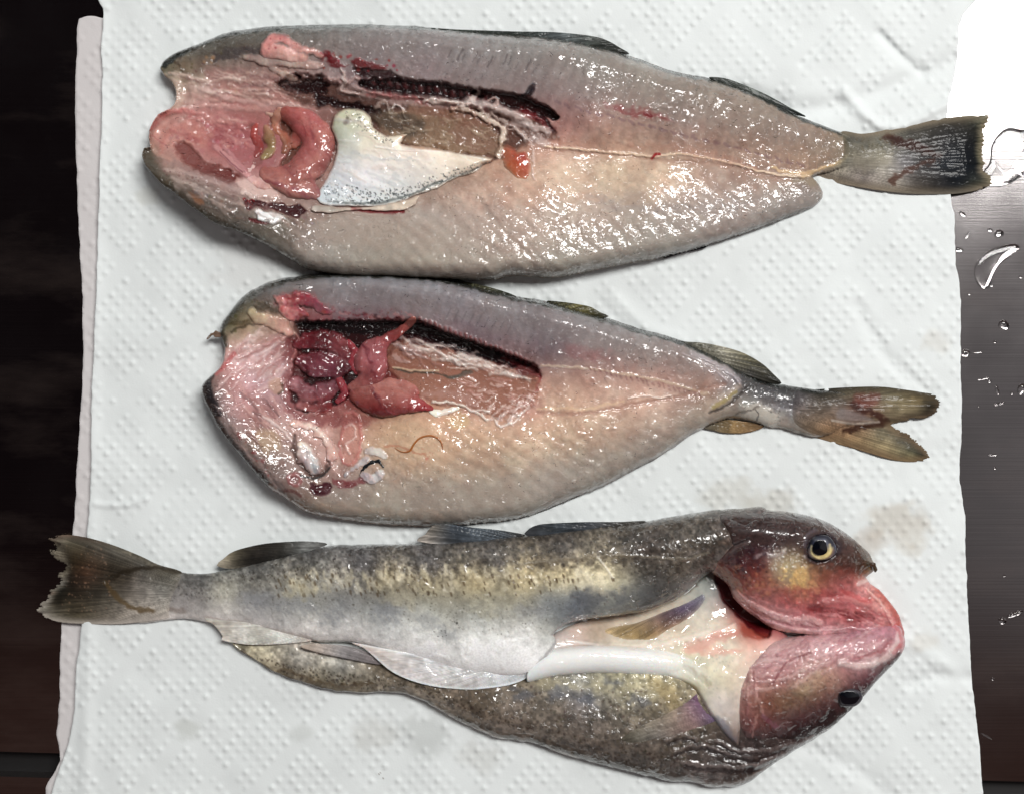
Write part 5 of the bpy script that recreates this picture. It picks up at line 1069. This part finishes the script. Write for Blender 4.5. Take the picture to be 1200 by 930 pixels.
    h1.color(pts("""835 640 74 58 48 850 610 72 56 52 880 605 66 46 44 920 606 84 62 58 950 612 92 72 70 980 626 96 66 60 1000 640 92 58 46 1015 655 98 66 36 1020 666 120 92 50 860 635 60 36 36 900 625 60 34 36 930 630 58 34 36 845 655 90 44 44 870 650 74 38 44
        835 664 160 96 76 860 670 120 54 52 890 660 110 56 54 880 680 150 74 62 850 680 150 96 84 910 655 150 130 116 920 665 200 172 104 935 670 206 176 124 925 680 166 128 92 945 688 190 130 88 900 690 170 92 78 960 675 150 92 64 985 665 130 66 50 1000 670 130 60 48 985 680 166 84 80 1005 685 190 116 110 1018 680 206 156 150 960 700 190 100 96 920 700 176 84 80 890 700 180 96 92
        870 705 206 140 136 890 715 206 144 142 910 725 210 152 152 940 730 206 150 154 940 715 196 96 98 960 715 170 80 80 1000 725 150 52 52 970 725 200 110 112 1000 705 214 130 130 1025 710 206 132 126 1040 720 206 130 122 1050 735 200 96 96 980 738 206 156 160 1010 738 196 140 150 1030 695 206 116 106 1055 745 196 120 120""", 5), 7)
    h1.fill(pts('836 608 900 598 960 606 1010 640 1020 664 990 668 960 664 930 644 890 640 845 652'), (78, 58, 54), .6, 22, 0, wob=8)
    h1.mottle(.08, 12, 5, 3, (.6, 1.2, 1.2)); h1.mottle(.12, 4, 6, 2)
    h1.dots(pts("835 605 920 604 980 622 1010 645 960 620 900 640 840 650"), 260, .5, 1.5, (36, 24, 24), .5, 90)
    h1.fill(pts("905 650 925 648 945 660 944 680 930 688 912 680 902 668"), (176, 156, 128), .5, 9, 0, wob=5); h1.dots(pts("896 642 925 640 946 652 944 672 925 672 902 668"), 110, .7, 1.9, (214, 206, 196), .5, 91, dz=1.2); h1.dots(pts("915 664 944 662 944 686 928 690 912 680"), 60, .8, 2.4, (228, 190, 120), .55, 94, dz=.6)  # gold cheek patch; the light silver dots paint its wet sparkle
    h1.stroke(pts('884 652 896 648 908 652 918 648'), 2.2, (200, 190, 190), .45, 1, dz=1.5, wob=2)
    h1.fill(pts("938 662 946 664 944 684 928 690 924 680"), (226, 176, 96), .6, 6, 0, wob=3)
    h1.stroke(pts("946 686 958 692 952 682"), 2.4, (226, 170, 110), .5, 1, wob=2)
    h1.dots(pts("860 660 910 680 900 700 860 690"), 30, 1.5, 4, (206, 140, 90), .3, 92); h1.dots(pts("850 650 900 640 900 670 860 672"), 30, 1.2, 3.5, (50, 22, 36), .4, 93)
    h1.stroke(pts("836 662 848 650 862 642 878 634"), 2, (110, 90, 84), .5, 1, dz=2, wob=2); h1.stroke(pts("838 645 860 638 878 630"), 1.4, (36, 26, 26), .5, 1, dz=-2)
    h1.stroke(pts("930 690 960 694 990 700 1020 708"), 4, (176, 60, 62), .35, 1, wob=3)
    # folds of the gill membrane and the mouth
    for k, (pa, w, c, a, dz) in enumerate(((pts("860 694 880 708 900 718 925 726 950 724 960 730"), 4, (218, 168, 166), .7, 3), (pts("862 702 885 718 910 728 940 734 980 732"), 2, (186, 110, 116), .55, -1.6), (pts("868 706 895 724 925 736 960 740"), 2, (222, 176, 178), .6, 1.5),
            (pts("880 700 910 712 936 716"), 2.4, (200, 130, 130), .5, 1.5), (pts("950 712 975 716 1000 722 1020 724"), 4.5, (140, 44, 48), .7, -3), (pts("965 704 1000 702 1030 712 1046 728"), 4, (226, 150, 146), .6, 2.5), (pts("975 712 1005 710 1030 722"), 2, (206, 110, 112), .5, -1),
            (pts("1024 686 1036 698 1046 714 1054 732"), 2.6, (196, 88, 78), .55, 1), (pts("1016 690 1030 704 1042 722 1048 738"), 1.6, (232, 176, 166), .7, 2), (pts("985 690 1005 700 1020 704"), 3, (206, 60, 60), .4, 0), (pts("960 738 1000 736 1040 738"), 1, (236, 200, 204), .6, 1.2), (pts("1005 684 1018 678 1024 676"), 2.5, (232, 206, 200), .6, 2))):
        h1.stroke(pa, w, c, a, .9, dz=dz, wob=1.5, seed=k)
    fibres(h1, pts("866 700 900 718 960 728 990 738 920 738 880 718"), 34, .35, 12, 36, [(224, 178, 178), (176, 110, 116)], .4, (.7, 1.6), .8, 65)
    fibres(h1, pts("960 700 1020 700 1045 730 1000 736 970 720"), 24, .3, 12, 36, [(226, 150, 150), (190, 84, 90)], .35, (.8, 2), .8, 66)
    # eye socket
    h1.fill(ell2(963, 642, 22, 19), (48, 34, 44), .8, 7, 0); h1.fill(ell2(962, 642, 17, 17), (20, 18, 24), .8, 3, -7)
    h1.stroke([(943, 640), (946, 626), (957, 620)], 2, (100, 96, 110), .5, 1, dz=1)
    wet_relief(h1, .7, 7, 131); h1.build('head', M_head, root, drop=20, inset=4, sat=.86)
    organ('snout_tip', [[(1018, 660, 3), (1024, 661, 2.2), (1026, 667, 2.0), (1025, 671, 1.4)]], lambda x, y: 36., [(0, 0, 70, 50, 30)], root, mat=M_head, flat=.7, cell=.7)
    eye(root, 962, 641, 17, 66, 8.6, 10.2, (-2, 0), 'golden eye with black pupil'); eye(root, 995, 817, 15, 52, 11.5, 9.2, (0, 0), 'dark eye near the paper', dark=True)
def ell2(x, y, rx, ry, n=10):
    return np.array([(x+rx*math.cos(t)*(1+.1*math.sin(3*t+x)), y+ry*math.sin(t)*(1+.1*math.cos(2*t+y))) for t in np.arange(n)/n*2*math.pi])
def eye(root, x, y, r, z, px, py, off, label, dark=False):
    f = Field(x-r-4, y-r-4, x+r+4, y+r+4, .7)
    f.shape(ell2(x, y, r, r*(.82 if dark else .97), 16), step=2)
    d = np.hypot(f.X-x, f.Y-y); an = np.arctan2(f.Y-y, f.X-x)
    f.Z = z-4+7*np.sqrt(np.clip(1-(1-np.clip(f.sd/r, 0, 1))**2, 0, 1))
    if dark: f.C[:] = np.array([46, 44, 54])/255.; f.stroke(ell2(x, y, r-2, r*.82-2), 1.5, (110, 106, 110), .5, 1)
    else:
        low = sm(-6, 10, (f.Y-y)+.2*(f.X-x))
        c1 = np.array([52, 58, 84.])/255; c2 = np.array([222, 196, 128.])/255
        f.C = c1+(c2-c1)*low[..., None]*sm(17, 13, d)[..., None]
        f.stroke([(x+13.5*math.cos(t), y+14*math.sin(t)) for t in np.arange(3.4, 6.2, .2)], 3, (34, 36, 52), .9, .8)
        f.stroke([(x+11*math.cos(t), y+12*math.sin(t)) for t in np.arange(-.3, 3.4, .2)], 1.6, (236, 218, 160), .6, .9)
        f.stroke([(x+15.6*math.cos(t), y+15.6*math.sin(t)) for t in np.arange(0.2, 3.2, .2)], 1.8, (120, 100, 96), .8, .9)
        f.mottle(.1, 4, 3)
    e = f.build('eye', M_eye, root, drop=14, inset=1); e['label'] = label
    p = Field(x-px-3, y-py-3, x+px+3, y+py+3, .6); cx, cy = x+off[0]*.5, y+off[1]
    p.shape(ell2(cx, cy, px, py, 18), step=2)
    p.Z = z+3.1+.9*np.clip(p.sd/8, 0, 1); p.C[:] = np.array([5, 7, 14])/255.
    q = p.build('pupil', M_pupil, None, drop=2, inset=.5); q.parent = e
M_eye = wet_material('eye', sss=.1, fine=300, fine_h=.00001, coarse=90, coarse_h=.0001, coat_rough=.03, colour_noise=.05)
skin_fish()
# ================================================================== water on the steel
def drop(outline, h, label, k, cell=0.7, group='water drops on the steel'):
    p = np.array(outline, float)
    f = Field(p[:, 0].min()-3, p[:, 1].min()-3, p[:, 0].max()+3, p[:, 1].max()+3, cell)
    f.shape(outline, step=2)
    w = max(f.sd.max(), 0.5); t = np.clip(f.sd/min(w, 14), 0, 1)
    f.Z = 0.25+h*np.sqrt(np.clip(1-(1-t)**2, 0, 1))
    o = f.build('water_drop', M_water, None, floor=0.12, inset=0.2)
    # closed underside so the drop refracts as a solid
    import bmesh
    bm = bmesh.new(); bm.from_mesh(o.data)
    be = [e for e in bm.edges if e.is_boundary]
    if be: bmesh.ops.holes_fill(bm, edges=be, sides=0)
    bm.to_mesh(o.data); bm.free()
    return tag(o, label, 'water drop', group)
def ell(x, y, rx, ry, n=9, jit=.08, seed=0, rot=0):
    rs = np.random.RandomState(seed); out = []
    for k in range(n):
        t = k/n*2*math.pi; r = 1+jit*(rs.rand()-.5)*2
        a, b = rx*r*math.cos(t), ry*r*math.sin(t)
        out.append((x+a*math.cos(rot)-b*math.sin(rot), y+a*math.sin(rot)+b*math.cos(rot)))
    return out
drop(pts("1150 205 1160 190 1162 172 1170 158 1182 150 1200 152 1230 150 1236 180 1230 204 1206 200 1196 208 1182 216 1166 219 1152 216"), 1.6, 'large clear puddle on the steel touching the tip of the top tail', 0, 1.0)
drop(pts("1143 326 1144 310 1156 296 1172 289 1190 286 1194 292 1182 302 1172 310 1165 320 1160 336 1151 338"), 1.8, 'long curved splash of water below the top tail on the steel', 1)
for i, (x, y, rx, ry, rot, lab) in enumerate((
    (1171, 274, 5.5, 4.6, 0, 'round water bead just above the long splash'), (1160, 270, 3, 2.3, .3, 'small bead left of the round one above the long splash'),
    (1128, 251, 5, 2.6, .7, 'slanted bead close to the towel edge under the top tail'), (1134, 276, 1.6, 5, .6, 'thin slanted streak of water between the towel edge and the beads'),
    (1124, 293, 5, 3, 0, 'drop against the towel edge left of the long splash'), (1177, 381, 6.5, 5.5, .5, 'largest round drop below the long splash'),
    (1131, 414, 6, 4.5, -.4, 'drop touching the towel edge beside its short streak'), (1166, 401, 2, 1.6, 0, 'tiny drop under the largest round drop'),
    (1145, 413, 6, .8, -.05, 'hairline streak running right from the drop at the towel edge'), (1160, 447, 2.4, 2, 0, 'small drop at the head of the curved trickle'),
    (1152, 444, 8, .9, -.2, 'fine scratch-like streak of water over the trickle'), (1169, 457, 2, 6, -.3, 'short curved trickle of water'),
    (1171, 473, 7, 1.6, -.3, 'short slanted streak under the trickle'), (1186, 461, 1.6, 1.6, 0, 'pinhead drop right of the trickle'), (1198, 456, 5, 7, .5, 'drop cut by the right picture edge beside the trickle'),
    (1163, 533, 6, .9, 0, 'flat hairline streak level with the middle tail tips'), (1166, 548, 1.6, 1.6, 0, 'pinhead drop below the flat streak'),
    (1147, 476, 1.2, 1.2, 0, 'tiniest drop left of the slanted streak'), (1196, 325, 2, 1.4, 0, 'tiny drop right of the foot of the long splash'), (1162, 335, 2, 1.6, 0, 'tiny drop at the foot of the long splash'),
    (1136, 345, 2, 1.2, 0, 'tiny drop by the towel corner fold'), (1177, 674, 1.5, 1.5, 0, 'lone pinhead drop on the dark lower steel'), (1175, 727, 5, 4, 0, 'dull round drop on the dark lower steel'),
    (1190, 719, 10, 2.6, -.4, 'slanted trail leaving the dull round drop'), (1163, 795, 2, 1.6, 0, 'small drop under the slanted trail'), (1125, 101, 5, 1.6, -.4, 'small crescent drop in the bright glare'),
    (1196, 52, 4, 1, -.9, 'thin slanting drop in the glare near the top right'), (1156, 862, 8, 1, .5, 'faint wet line on the steel low at the right'))):
    drop(ell(x, y, rx, ry, seed=i, rot=rot), min(rx, ry)*.4+.2, lab, i, .5 if min(rx, ry) < 3 else .7)
